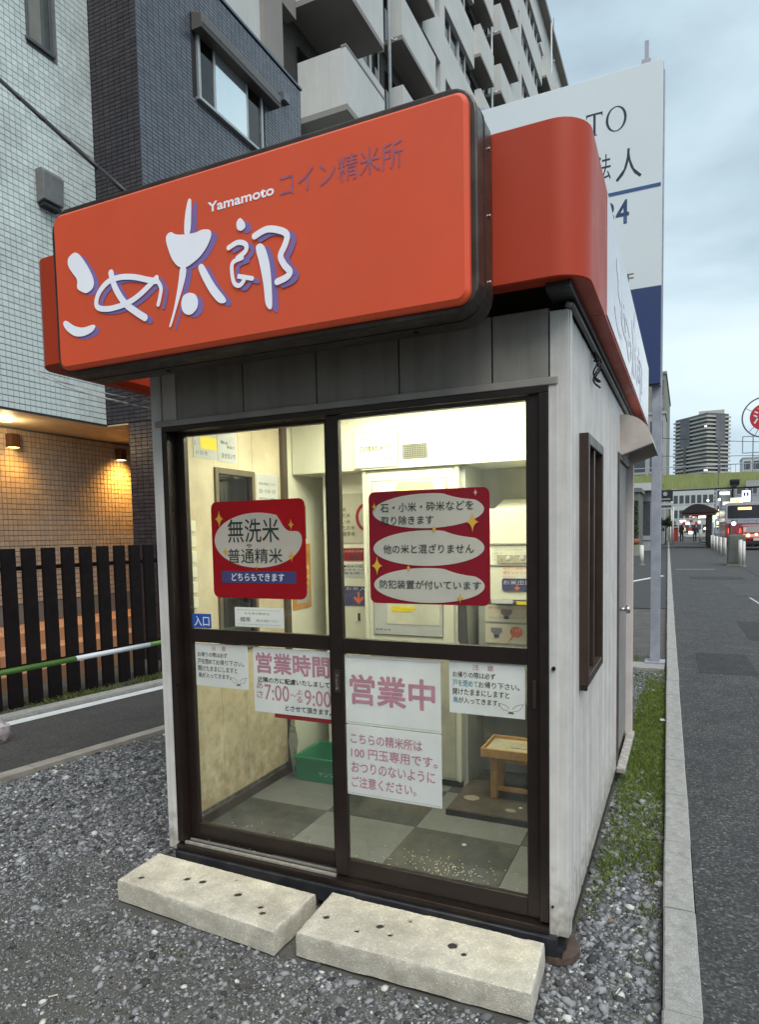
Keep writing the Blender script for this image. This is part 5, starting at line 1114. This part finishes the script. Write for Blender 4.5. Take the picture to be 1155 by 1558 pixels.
for i in range(n):
    a, b = 2 * math.pi * i / n, 2 * math.pi * (i + 1) / n; f = lambda t, ka, kb: (ox + oa * ka * math.cos(t), yq - .001, oz + ob * kb * math.sin(t))
    mb.quad(f(a, 1, 1), f(b, 1, 1), f(b, .76, .93), f(a, .76, .93))
mb.build('lettering', M_bink, BB)
text('法', -.555, -.41, 5.27, 5.535, yq, M_bink, BB, .0); text('人', -.36, -.10, 5.22, 5.54, yq, M_bink, BB, -.004)
box('ruled_line', (BX0 + .05, .088, BY - .003, BY - .001, 5.085, 5.122), M_bline, BB)
text('34', -.475, -.228, 4.775, 5.02, yq, mat('billboard_number', (.015, .05, .15), .5), BB, .02); text('F', -.238, -.172, 4.145, 4.245, yq, M_soft, BB, 0)
flush_text()

# ================================================================== FAR THINGS
def tag_s(o, lab, cat): return tagit(o, lab, cat)
# pedestrian bridge
BR = thing('footbridge', (2, 60, 0), 'olive green steel footbridge girder crossing above the street', 'bridge')
M_br = mat('bridge_green', (.27, .32, .11), .6, var=.15, vscale=.7, grime=(.20, .13, .06), gamt=.6, streak=True)
brz = lambda x: (x + 4) * -.012
for i in range(9):
    x0, x1 = -14 + i * 4.2, -14 + (i + 1) * 4.2 - .04
    MB().prism([(x0, 4.83 + brz(x0)), (x1, 4.83 + brz(x1)), (x1, 6.05 + brz(x1)), (x0, 6.05 + brz(x0))], 60, 60.3, FY).build('bridge_girder', M_br, BR)
box('bridge_deck', (-14, 24, 60.3, 62.3, 5.0, 5.3), M_br, BR); box('bridge_soffit_edge', (-14, 24, 59.9, 60.45, 4.62, 4.72), M_black, BR)
MB().tube([(-14, 60.2, 6.75), (24, 60.2, 6.5)], .04, 6).build('bridge_handrail', M_steelp, BR)
for i in range(40): MB().cyl((4.2 - 1.2 + i * .35, 60.2, 5.9), (4.2 - 1.2 + i * .35, 60.2, 6.62), .02, 5).build('baluster', M_steelp, BR) if i < 14 else None
MB().box(12.5, 12.9, 60.4, 61, -.1, 5).build('bridge_pillar', M_br, BR)
g_ = thing('traffic_signal', (3.95, 59.5, 5.0), 'dark traffic signal head hanging against the green footbridge', 'signal'); MB().box(3.6, 4.3, 59.3, 59.6, 4.85, 5.35).prism([(3.65, 4.86), (3.85, 4.70), (4.05, 4.70), (4.25, 4.86)], 59.3, 59.6, FY).build('signal_body', M_black, g_, .05)
for x in (3.72, 3.95, 4.18): MB().cyl((x, 59.29, 5.1), (x, 59.2, 5.1), .1, 12, cap=False).build('signal_hood', M_black, g_)
s_ = MB().box(4.77, 6.9, 59.5, 59.7, 4.72, 5.2).build('bridge_sign', mat('sign_gray', (.35, .36, .36), .5), None, label='gray rectangular sign plate fixed on the footbridge at the right edge', cat='sign')
# tower block
def far_pt(x, y): return x, y
TW = thing('tower_block', (8, 580, 0), 'distant high rise tower with stacked balcony bands above the footbridge', 'tower')
M_tw = mat('tower_slab', (.44, .43, .38), .8, var=.06, vscale=.05); M_twd = mat('tower_recess', (.10, .105, .11), .6, var=.3, vscale=.08); M_twm = mat('tower_blank', (.14, .145, .16), .7, var=.25, vscale=.1)
cxr = (-3.0, 580.0)
# plan: two faces meeting at a rounded corner that points to the camera
Lc, Cc, Rc = Vector((-9.9, 606)), Vector((14.6, 574)), Vector((31.7, 592)); Bk = Vector((6, 622))
dL = (Lc - Cc).normalized(); dR = (Rc - Cc).normalized()
core = [Cc + dL * 1.5 + dR * 1.5, Cc + dR * 24.0 + dL * 1.5, Bk + Vector((6, 0)), Cc + dL * 39 + dR * 1.5]
H = 89.6; zt0 = 8
MB().prism([tuple(p) for p in core], zt0, H - 1, lambda p, t: (p[0], p[1], t)).build('tower_core', M_twd, TW)
def bandp(l0, l1, r1, name, z0, z1, m, off=0):
    pts = [Cc + dL * l1 + dL * 0, Cc + dL * 3.2, Cc + dL * 1.0 + dR * .35, Cc + dL * .35 + dR * 1.0, Cc + dR * 3.2, Cc + dR * r1]
    inn = [Cc + dR * r1 + dL * 1.45, Cc + dL * 1.45 + dR * 1.45, Cc + dL * l1 + dR * 1.45]
    return MB().prism([tuple(p) for p in pts + inn], z0, z1, lambda p, t: (p[0], p[1], t)).build(name, m, TW)
NT = 26
for i in range(NT):
    z = H - 3.6 - i * 3.05; bandp(0, 40, 25, 'balcony_band', z, z + 1.25, M_tw)
for i in range(NT):
    z = H - 3.6 - i * 3.05
    if i in (3, 14): 
        p = Cc + dL * 1.2 + dR * .2 + Vector((0, -.1)); MB().box(p.x - 1.3, p.x + (.4 if i == 3 else 1.2), p.y - 1.0, p.y - .8, z + 1.3, z + 2.4).build('lit_window', emat('warm_room', (1, .95, .75), .95), TW)
# blank vertical zones on both faces
def zone(a, b, d, z0, z1, m, name, push=.25):
    nrm = Vector((-d.y, d.x)); nrm = nrm if nrm.y < 0 else -nrm
    p0, p1 = Cc + d * a, Cc + d * b; q = [p0 + nrm * push, p1 + nrm * push, p1 - nrm * .5, p0 - nrm * .5]
    return MB().prism([tuple(p) for p in q], z0, z1, lambda p, t: (p[0], p[1], t)).build(name, m, TW)
zone(20, 31, dL, H - 24, H - 2.0, M_twm, 'tower_panel'); zone(24, 27, dL, zt0, H - 24.1, M_twd, 'tower_slot', .2)
zone(9, 18.5, dR, H - 24, H - 2.0, M_twm, 'tower_panel'); zone(11.5, 14, dR, zt0, H - 24.1, M_twd, 'tower_slot', .2)
MB().prism([tuple(p) for p in core], H - 1, H - .2, lambda p, t: (p[0], p[1], t)).build('tower_roof', M_twd, TW)
MB().box(9, 27, 590, 602, H - .2, H + 3.2).build('roof_house', M_tw, TW)
# generic background building with built windows
def building(name, x0, x1, y, z1, nfl, nb, m, lab, lit=0, depth=8, z0=-.05, mw=None, wh=.55):
    b = thing(name, ((x0 + x1) / 2, y, 0), lab, 'building')
    box('wall', (x0, x1, y, y + depth, z0, z1), m, b)
    box('roof_edge', (x0 - .1, x1 + .1, y - .12, y + depth, z1 + .001, z1 + .25), m, b)
    fh = (z1 - max(z0, 0)) / nfl; bw = (x1 - x0) / nb; mw = mw or M_wd
    dw = MB().box(bw * .14, bw * .86, -.03, .02, fh * .25, fh * (.25 + wh)).data('window', mw); df = MB().box(bw * .10, bw * .90, -.06, -.001, fh * .17, fh * .24).data('window_sill', m)
    dl2 = MB().box(bw * .14, bw * .86, -.03, .02, fh * .25, fh * (.25 + wh)).data('window', M_lit)
    for f in range(nfl):
        for i in range(nb):
            o = bpy.data.objects.new('window', dl2 if random.random() < lit else dw); COL.objects.link(o); o.parent = b; o.matrix_parent_inverse = WM[b.name].inverted(); o.location = (x0 + i * bw, y, max(z0, 0) + f * fh)
            q = bpy.data.objects.new('sill', df); COL.objects.link(q); q.parent = o; q.location = (0, 0, 0)
    return b
M_wd = mat('far_window', (.07, .08, .09), .25); M_lit = emat('lit_room', (1, .93, .72), 1.1)
M_b1 = mat('far_wall_gray', (.36, .38, .38), .8, var=.08, vscale=.5); M_b2 = mat('far_wall_pale', (.52, .54, .54), .8, var=.06, vscale=.5); M_b3 = mat('far_wall_olive', (.22, .23, .19), .8, var=.1, vscale=.5); M_b4 = mat('far_wall_beige', (.42, .38, .30), .8, var=.1, vscale=.5)
building('side_building', -9, -1.62, 72, 17.0, 6, 5, M_b3, 'slim gray green building rising beside the billboard post', depth=20)
building('side_building', -6, -1.5, 72.5 - 6, 12.2, 4, 3, M_b1, 'lower gray building attached in front of the gray green one', depth=5.3)
MB().cyl((-2.0, 70, 17.2), (-2.0, 70, 22.5), .12, 6).build('roof_mast', M_b3, None, label='thin mast on the roof of the gray green building', cat='mast')
lo_b = building('lot_building', -12, -1.55, 46, 4.15, 1, 6, M_b1, 'low gray building facing the asphalt lot with a light colored awning', depth=10)
box('shop_awning', (-3.2, -1.5, 45.2, 45.98, 4.0, 4.5), M_b2, lo_b)
building('lot_shop', -6.5, -2.2, 41, 3.7, 1, 3, mat('far_wall_dim', (.16, .165, .15), .8), 'dim shop front behind the potted conifer', depth=4, lit=.4)
building('street_building', -1.6, 4.5, 118, 9.6, 4, 7, M_b2, 'pale office building with window bands beyond the bus shelter', lit=.1)
building('street_building', 4.8, 5.9, 100, 8.2, 6, 1, M_b2, 'narrow stair tower with lit balconies on every floor', lit=.95, wh=.3)
building('street_building', 6.2, 14, 96, 7.6, 3, 6, M_b1, 'gray building with window rows behind the bus', lit=.06)
building('street_building', -5.5, -1.65, 102, 7.4, 3, 5, M_b4, 'beige building behind the street tree', lit=.3)
building('roof_top_building', 10.6, 22, 150, 15.0, 5, 7, M_b2, 'white building with curved looking parapet at the right frame edge above the bridge')
building('mid_rise', 6.8, 10.2, 170, 10.5, 3, 5, M_b2, 'low white roofline beside the tower above the footbridge')
s_ = box('shop_sign', (-1.75, -.62, 57.8, 58, 3.68, 4.62), mat('sign_black', (.02, .025, .025), .4), None, label='black shop sign with a round pale emblem left of the bus shelter', cat='sign')
MB().cyl((-1.2, 57.79, 4.3), (-1.2, 57.76, 4.3), .17, 14).build('emblem', M_b1, s_); MB().box(-1.6, -.8, 57.76, 57.79, 3.82, 3.92).build('text_line', M_b1, s_)
s_ = box('shop_sign', (-1.9, -.62, 59.8, 60, 3.1, 3.62), M_b2, None, label='pale sign board below the black shop sign', cat='sign'); MB().box(-1.8, -.75, 59.76, 59.79, 3.28, 3.42).build('text_line', M_wd, s_)
s_ = box('shop_sign', (4.8, 5.98, 80, 80.2, 3.5, 4.6), emat('yellow_board', (1, .90, .50), .95), None, label='glowing yellow sign board above the bus roof', cat='sign')
for i in range(3): MB().box(5.1 + i * .2, 5.16 + i * .2, 79.9, 79.98, 3.75, 4.4).build('stroke', mat('brownink', (.4, .2, .05), .6), s_)
s_ = box('shop_sign', (5.95, 6.75, 81, 81.2, 4.2, 5.4), emat('white_board', (.88, .92, 1), .95), None, label='glowing white sign board above and beside the yellow one', cat='sign')
for i in range(2): MB().box(6.1 + i * .3, 6.28 + i * .3, 80.9, 80.98, 4.8, 5.2).build('stroke', M_navy, s_)
# bus shelter
SH = thing('bus_shelter', (1.2, 49, 0), 'bus shelter with a dark curved roof on the pavement', 'bus shelter')
M_sh = mat('shelter_dark', (.035, .03, .03), .35, metal=.3)
mb = MB(); top = []
for i in range(13):
    t = i / 12; top.append((.02 + 2.45 * t, 2.52 + .60 * math.sin(math.pi * min(1, t * .5 / .42 if t < .42 else .5 + (t - .42) * .5 / .58)) ** 1.0))
lowr = [(p[0], 2.50 - .02 * abs(p[0] - 1.2)) for p in top[::-1]]; lowr = lowr[1:-1]
mb.prism(top + lowr, 48.6, 53.2, FY).build('shelter_roof', M_sh, SH)
MB().box(.15, 2.3, 48.65, 53.1, 2.36, 2.42).build('shelter_beam', mat('shelter_red', (.20, .06, .04), .5), SH)
for v in (48.9, 52.6): box('shelter_post', (1.72, 2.0, v, v + .2, .04, 2.45), M_sh, SH)
box('shelter_panel', (1.83, 1.87, 49.15, 52.5, .4, 2.1), glassmat('shelter_glass', (.6, .6, .6)), SH); box('shelter_bench', (1.3, 1.7, 49.5, 52.2, .42, .5), M_sh, SH)
# people
def person(x, y, lab, ph, coat):
    p = thing('person', (x, y, .047), lab, 'person'); z0 = .047
    J = {'hip': (0, 0, .92), 'chest': (0, .02, 1.32), 'neck': (0, .03, 1.48), 'head': (0, .05, 1.60), 'ls': (-.18, .02, 1.40), 'le': (-.23, 0 + .05 * ph, 1.14), 'lh': (-.22, .12 * ph, .90), 'rs': (.18, .02, 1.40), 're': (.24, -.05 * ph, 1.14), 'rh': (.22, -.12 * ph, .90),
         'lt': (-.09, 0, .90), 'lk': (-.10, .10 * ph, .50), 'lf': (-.10, .16 * ph, .09), 'lo': (-.10, .16 * ph + .14, .03), 'rt': (.09, 0, .90), 'rk': (.10, -.08 * ph, .50), 'rf': (.10, -.22 * ph, .10), 'ro': (.10, -.22 * ph + .13, .04)}
    Rd = {'hip': .15, 'chest': .17, 'neck': .06, 'head': .10, 'ls': .075, 'le': .055, 'lh': .045, 'rs': .075, 're': .055, 'rh': .045, 'lt': .10, 'lk': .068, 'lf': .05, 'lo': .045, 'rt': .10, 'rk': .068, 'rf': .05, 'ro': .045}
    E_ = [('hip', 'chest'), ('chest', 'neck'), ('neck', 'head'), ('chest', 'ls'), ('ls', 'le'), ('le', 'lh'), ('chest', 'rs'), ('rs', 're'), ('re', 'rh'), ('hip', 'lt'), ('lt', 'lk'), ('lk', 'lf'), ('lf', 'lo'), ('hip', 'rt'), ('rt', 'rk'), ('rk', 'rf'), ('rf', 'ro')]
    K_ = list(J); me = bpy.data.meshes.new('body'); me.from_pydata([(x + J[k][0], y + J[k][1], z0 + J[k][2]) for k in K_], [(K_.index(a), K_.index(b)) for a, b in E_], []); me.materials.append(coat)
    o = bpy.data.objects.new('body', me); COL.objects.link(o); attach(o, p); sk = o.modifiers.new('skin', 'SKIN'); sk.use_smooth_shade = True
    for i, k in enumerate(K_): me.skin_vertices[0].data[i].radius = (Rd[k], Rd[k]); me.skin_vertices[0].data[i].use_root = (k == 'hip')
    s = o.modifiers.new('sub', 'SUBSURF'); s.levels = s.render_levels = 1
    MB().ball((x, y + .04, z0 + 1.64), .105, 12, 8, (.9, 1, 1.1)).build('hair', M_black, p, 0, True)
M_ct = mat('dark_coat', (.015, .015, .022), .8)
person(.02, 72, 'person in dark clothes walking away, the one nearer the white pole', 1, M_ct); person(1.22, 73, 'person in dark coat walking away nearer the shelter post', -1, mat('dark_coat2', (.022, .015, .025), .8))
# cabinet, bollards, guard fences
cb = thing('utility_cabinet', (2.1, 26.3, .047), 'gray green utility cabinet standing on the pavement edge', 'cabinet')
M_cab = mat('cabinet_gray', (.15, .155, .14), .6, var=.2, vscale=3, grime=(.08, .08, .07), gamt=.6)
box('cabinet_body', (1.83, 2.40, 26, 26.7, .09, 1.20), M_cab, cb, .02); box('cabinet_base', (1.80, 2.43, 25.97, 26.73, .047, .089), M_conc, cb); box('cabinet_door', (1.87, 2.36, 25.985, 25.999, .16, 1.14), M_cab, cb, .005); box('cabinet_handle', (2.30, 2.33, 25.96, 25.984, .62, .74), M_black, cb)
lp = thing('bus_stop_pole', (1.98, 27.4, .047), 'dark pole with a small glowing globe behind the gray cabinet', 'pole'); MB().cyl((1.98, 27.4, .047), (1.98, 27.4, 1.62), .07, 10).build('pole_shaft', M_black, lp, 0, True); MB().ball((2.08, 27.3, 1.63), .075, 12, 8).build('pole_lamp', emat('globe_warm', (1, .93, .8), 3), lp)
M_bol = mat('bollard_white', (.66, .65, .60), .45, var=.08, vscale=8, grime=(.35, .33, .28), gamt=.3)
def bollard(x, y, h, r_, lab, z=.047):
    b = thing('bollard', (x, y, z), lab, 'bollard', 'white bollards'); MB().cyl((x, y, z), (x, y, z + h - r_ * .4), r_, 14).ball((x, y, z + h - r_ * .4), r_, 14, 6, (1, 1, .4)).build('bollard_tube', M_bol, b, 0, True); MB().cyl((x, y, z), (x, y, z + .02), r_ * 1.5, 14).build('bollard_foot', M_conc, b)
bollard(2.30, 25.3, .93, .055, 'white bollard with dark base nearest the cabinet front'); bollard(2.22, 26.9 - 1.2, .98, .07, 'thicker white bollard tight against the cabinet side')
bollard(-1.27, 27.0, .82, .085, 'stout white bollard on the lot between kiosk and billboard post', .012); bollard(-2.53, 80, 1.3, .10, 'far white bollard beside the street tree', .012); bollard(-1.1, 70.5, 1.8, .12, 'white post at the start of the far kerb, left of the pole', .012)
def guard(y, x, lab):
    g = thing('guard_fence', (x, y, .047), lab, 'guard fence', 'white guard fences along the pavement edge')
    for k in (0, 1.2): MB().cyl((x, y + k, .047), (x, y + k, .95), .06, 10).build('fence_post', M_bol, g, 0, True)
    for z in (.40, .90): MB().cyl((x, y, z), (x, y + 1.2, z), .035, 8).build('fence_rail', M_bol, g, 0, True)
labs = ['nearest', 'second', 'third', 'fourth', 'fifth', 'sixth']
for i, (x, y) in enumerate(((2.16, 35.0), (2.10, 38.0), (2.04, 41.2), (2.0, 44.6), (1.98, 48.4))): guard(y, x, 'white tube guard fence, %s one behind the cabinet' % labs[i])
for i, (x, y) in enumerate(((1.62, 66), (2.15, 66.4))): bollard(x, y, 1.25, .13, ('left', 'right')[i] + ' one of the pale posts past the shelter')
wp = MB().cyl((-.62, 60, .01), (-.62, 60, 3.25), .075, 10).build('banner_pole', M_bol, None, 0, True, label='tall white pole at the end of the kerb line', cat='pole')
rb = thing('red_vending_cart', (-.4, 74, 0), 'small red stand near the people in the distance', 'stand'); box('stand_body', (-.85, -.35, 74, 74.5, .1, 1.5), mat('cart_red', (.35, .03, .03), .5), rb); box('stand_top', (-.9, -.3, 73.9, 74.6, 1.51, 1.6), M_b2, rb)
# potted conifer and street tree
def leafy(name, par, pts, s, m):
    mb = MB()
    for c in pts:
        a = Vector(c); d = Vector((random.gauss(0, 1), random.gauss(0, 1), random.gauss(0, 1))).normalized(); e_ = d.orthogonal().normalized() * s * random.uniform(.6, 1.4); f = d * s * random.uniform(.6, 1.5)
        mb.quad(tuple(a - e_ * .5), tuple(a + f * .5 - e_ * .1), tuple(a + e_ * .5), tuple(a - f * .5))
    return mb.build(name, m, par, kind=None)
M_lf = mat('leaf_dark', (.035, .065, .02), .6, var=.3, vscale=6, island=.5, trans=.25)
pt = thing('potted_conifer', (-2.2, 37, .012), 'slim dark conifer in a terracotta pot on the asphalt lot', 'plant')
MB().cyl((-2.2, 37, .62), (-2.2, 37, .95), .22, 16, .30).build('pot', mat('terracotta', (.26, .10, .045), .7), pt, 0, True); MB().cyl((-2.2, 37, .012), (-2.2, 37, .619), .28, 14).build('pot_stand', M_b3, pt)
MB().cyl((-2.2, 37, .8), (-2.2, 37, 2.8), .04, 8, .01).build('stem', M_wood, pt)
leafy('foliage', pt, [(-2.2 + r_ * math.cos(t), 37 + r_ * math.sin(t), z) for z, t, r_ in ((z, random.uniform(0, 6.3), random.uniform(.02, .20) * (1.15 - .25 * (z - .95) / 2)) for z in np.random.default_rng(2).uniform(.95, 3.05, 1500))], .08, M_lf)
tr = thing('street_tree', (-1.26, 62, .012), 'small broad leafed tree left of the white pole', 'tree')
MB().cyl((-1.26, 62, .012), (-1.22, 62, 1.5), .07, 10, .05).tube([(-1.22, 62, 1.5), (-1.5, 62.1, 2.0)], .03, 6).tube([(-1.22, 62, 1.5), (-.95, 61.9, 2.1)], .03, 6).build('trunk', mat('bark', (.08, .06, .045), .9), tr)
cl = [(-1.26 + random.gauss(0, .32), 62 + random.gauss(0, .3), 1.95 + random.gauss(0, .28)) for _ in range(26)]
leafy('crown', tr, [(c[0] + random.gauss(0, .12), c[1] + random.gauss(0, .12), c[2] + random.gauss(0, .1)) for c in cl for _ in range(70)], .09, M_lf)
# bus and car
BU = thing('city_bus', (4.2, 57, -.04), 'white city bus seen from behind with a lit amber route panel', 'bus')
M_bw = mat('bus_white', (.42, .42, .46), .3, coat=.4); M_bd = mat('bus_window', (.03, .03, .035), .15); M_br2 = mat('bus_lower', (.30, .05, .06), .35, coat=.3)
bx0, bx1, by0, by1 = 3.12, 5.6, 55, 65
MB().prism(rrect(bx0, bx1, 1.75, 3.30, .16, 4), by0, by1, FY).build('bus_upper', M_bw, BU, .02); box('bus_lower', (bx0 + .002, bx1 - .002, by0 + .001, by1, .32, 1.749), M_br2, BU, .03)
MB().prism(rrect(bx0 + .14, bx1 - .14, 2.12, 3.10, .1, 4), by0 - .02, by0 - .001, FY).build('rear_window', M_bd, BU); box('route_panel', (3.95, 4.85, by0 - .05, by0 - .021, 2.76, 2.95), emat('amber', (1, .66, .18), 1.6), BU)
box('side_window', (bx0 - .02, bx0 - .001, by0 + .6, by1 - .5, 1.95, 2.85), M_bd, BU); text('乗合バスのりば', 3.5, 5.3, 1.86, 2.02, by0 - .01, M_navy, BU)
for x in (bx0 + .2, bx1 - .4): 
    tl_ = box('tail_light', (x, x + .18, by0 - .03, by0, 1.0, 1.35), emat('tail_red', (1, .08, .04), 3), BU)
box('bumper', (bx0 + .05, bx1 - .05, by0 - .08, by0 - .001, .34, .62), M_black, BU)
for x in (bx0 + .02, bx1 - .3):
    for y in (by0 + 2.2, by1 - 2.0): wh = MB().cyl((x, y, .44), (x + .28, y, .44), .48, 20).build('wheel', M_black, BU); MB().cyl((x - .005, y, .44), (x + .285, y, .44), .24, 14).build('rim', M_steelp, wh)
CA = thing('parked_car', (4.7, 49, -.04), 'dark red car with bright tail lights in front of the bus', 'car')
M_cr = mat('car_red', (.16, .012, .014), .25, coat=.8)
prf = [(46.9, .30), (46.82, .75), (46.95, 1.02), (47.2, 1.08), (47.45, 1.52), (47.8, 1.62), (49.3, 1.60), (50.1, 1.08), (51.1, .95), (51.3, .62), (51.2, .30)]
MB().prism(prf, 3.72, 5.4, lambda p, t: (t, p[0], p[1])).build('car_body', M_cr, CA, .08, seg=3)
MB().quad((3.92, 47.17, 1.10), (5.2, 47.17, 1.10), (5.1, 47.42, 1.50), (4.02, 47.42, 1.50)).build('rear_window', M_bd, CA)
for x in (3.76, 5.08): box('tail_light', (x, x + .28, 46.80, 46.86, .82, 1.0), emat('tail_red', (1, .08, .04), 3), CA)
MB().ball((4.05, 46.78, .92), .10, 10, 6).ball((4.5, 46.78, .97), .08, 10, 6).build('brake_light', emat('tail_glow', (1, .25, .1), 9), CA)
box('number_plate', (4.35, 4.75, 46.78, 46.81, .58, .76), M_bol, CA); box('bumper', (3.74, 5.38, 46.76, 46.9, .32, .52), M_black, CA, .02)
for x in (3.70, 5.2):
    for y in (47.7, 50.4): wh = MB().cyl((x, y, .28), (x + .22, y, .28), .32, 20).build('wheel', M_black, CA); MB().cyl((x - .005, y, .28), (x + .225, y, .28), .18, 12).build('rim', M_steelp, wh)
# round sign on a tall frame above the far roofs
RS = thing('ring_sign', (6.8, 75, 8), 'red disc sign with white character inside a thin ring at the right frame edge', 'sign')
cx_, cz_ = 7.42, 12.35
rg = MB(); n = 48
for k in range(n):
    a, b = 2 * math.pi * k / n, 2 * math.pi * (k + 1) / n; rg.cyl((cx_ + 1.98 * math.cos(a), 75, cz_ + 1.98 * math.sin(a)), (cx_ + 1.98 * math.cos(b), 75, cz_ + 1.98 * math.sin(b)), .07, 6)
rg.build('outer_ring', mat('ring_dark', (.12, .10, .12), .5), RS)
MB().cyl((cx_, 75, cz_), (cx_, 74.85, cz_), 1.32, 40).build('disc', mat('disc_red', (.50, .02, .035), .4), RS)
for a in (150, 225, 245, 30, 300): MB().cyl((cx_ + 1.32 * math.cos(R(a)), 75, cz_ + 1.32 * math.sin(R(a))), (cx_ + 1.95 * math.cos(R(a)), 75, cz_ + 1.95 * math.sin(R(a))), .03, 6).build('spoke', MATS['ring_dark'], RS)
text('消', cx_ - 1.0, cx_ + .40, cz_ - .62, cz_ + .62, 74.84, M_white, RS, .01); box('disc_band', (cx_ - .7, cx_ + .7, 74.82, 74.845, cz_ + .74, cz_ + .90), M_ored, RS)
MB().tube([(5.52, 75, 10.55), (5.52, 75, 8.9), (8.2, 75, 8.9), (8.2, 75, 10.45), (5.52, 75, 10.55)], .05, 6).build('sign_frame', M_steelp, RS); MB().cyl((6.45, 75, 10.55), (6.45, 75, 0), .06, 8).build('sign_post', M_steelp, RS)
for i, (a, b) in enumerate((((-9, 59, 8.2), (14, 66, 7.6)), ((-9, 52, 9.3), (14, 70, 8.8)))):
    P2 = [tuple(Vector(a).lerp(Vector(b), t) - Vector((0, 0, 1.2 * t * (1 - t)))) for t in np.linspace(0, 1, 14)]
    MB().tube(P2, .025, 5).build('overhead_cable', M_black, None, label=('thin cable crossing the street just above the footbridge', 'thin cable crossing the street higher before the tower')[i], cat='cable')
# unseen buildings added behind the viewer to block low light; panes reflect them
building('unseen_rear_building', -26, -9.5, -24, 15, 5, 7, M_b4, 'unseen beige building added behind the viewer beside the alley', depth=16)
building('unseen_rear_building', -6, 9, -32, 11, 4, 7, M_b1, 'unseen gray building added far behind the viewer to block low light', depth=10)
# street lights and shop glows in the far street
def globe(x, y, z, r_, s, col=(1, .95, .8), lab='small glowing street globe lamp'):
    g = thing('globe_lamp', (x, y, 0), lab, 'lamp', 'small lit street globes far down the street'); MB().ball((x, y, z), r_, 10, 7).build('globe', emat('glow_%d' % int(s * 10 + col[2] * 100), col, s), g); MB().cyl((x, y, 0), (x, y, z - r_), .05, 6).build('lamp_post', M_steelp, g)
for (x, y, z), q in zip(((-.95, 62.8, 4.50), (3.15, 63, 4.40), (3.5, 75, 4.3), (2.7, 85, 4.6), (2.3, 70, 2.2), (2.9, 76, 3.1), (-.1, 90, 2.2)), ('just under the footbridge beside the black shop sign', 'just under the footbridge left of the signal', 'right of the stair tower above the bus', 'in front of the stair tower', 'low behind the shelter post', 'at mid height above the guard fences', 'low near the left walking person')): globe(x, y, z, .13, 2.2, lab='small glowing globe lamp ' + q)
KS = [('warm orange', emat('shop_warm', (1, .72, .42), 1.6)), ('white', emat('shop_white', (1, .95, .85), 1.5)), ('green', emat('shop_green', (.75, 1, .6), 1.1)), ('unlit red', mat('shop_red', (.5, .06, .05), .5))]
for i in range(46):
    x = random.uniform(-.3, 4.6); y = random.uniform(84, 112); z = random.uniform(.5, 3.6); w = random.uniform(.25, .7); h_ = random.uniform(.15, .5)
    q, m = random.choice(KS)
    MB().box(x, x + w, y, y + .1, z, z + h_).build('shop_sign', m, None, label='tiny %s shop sign among many in the distant street below the footbridge' % q, cat='shop sign', group='tiny %s shop signs far down the street' % q)
flush_text()
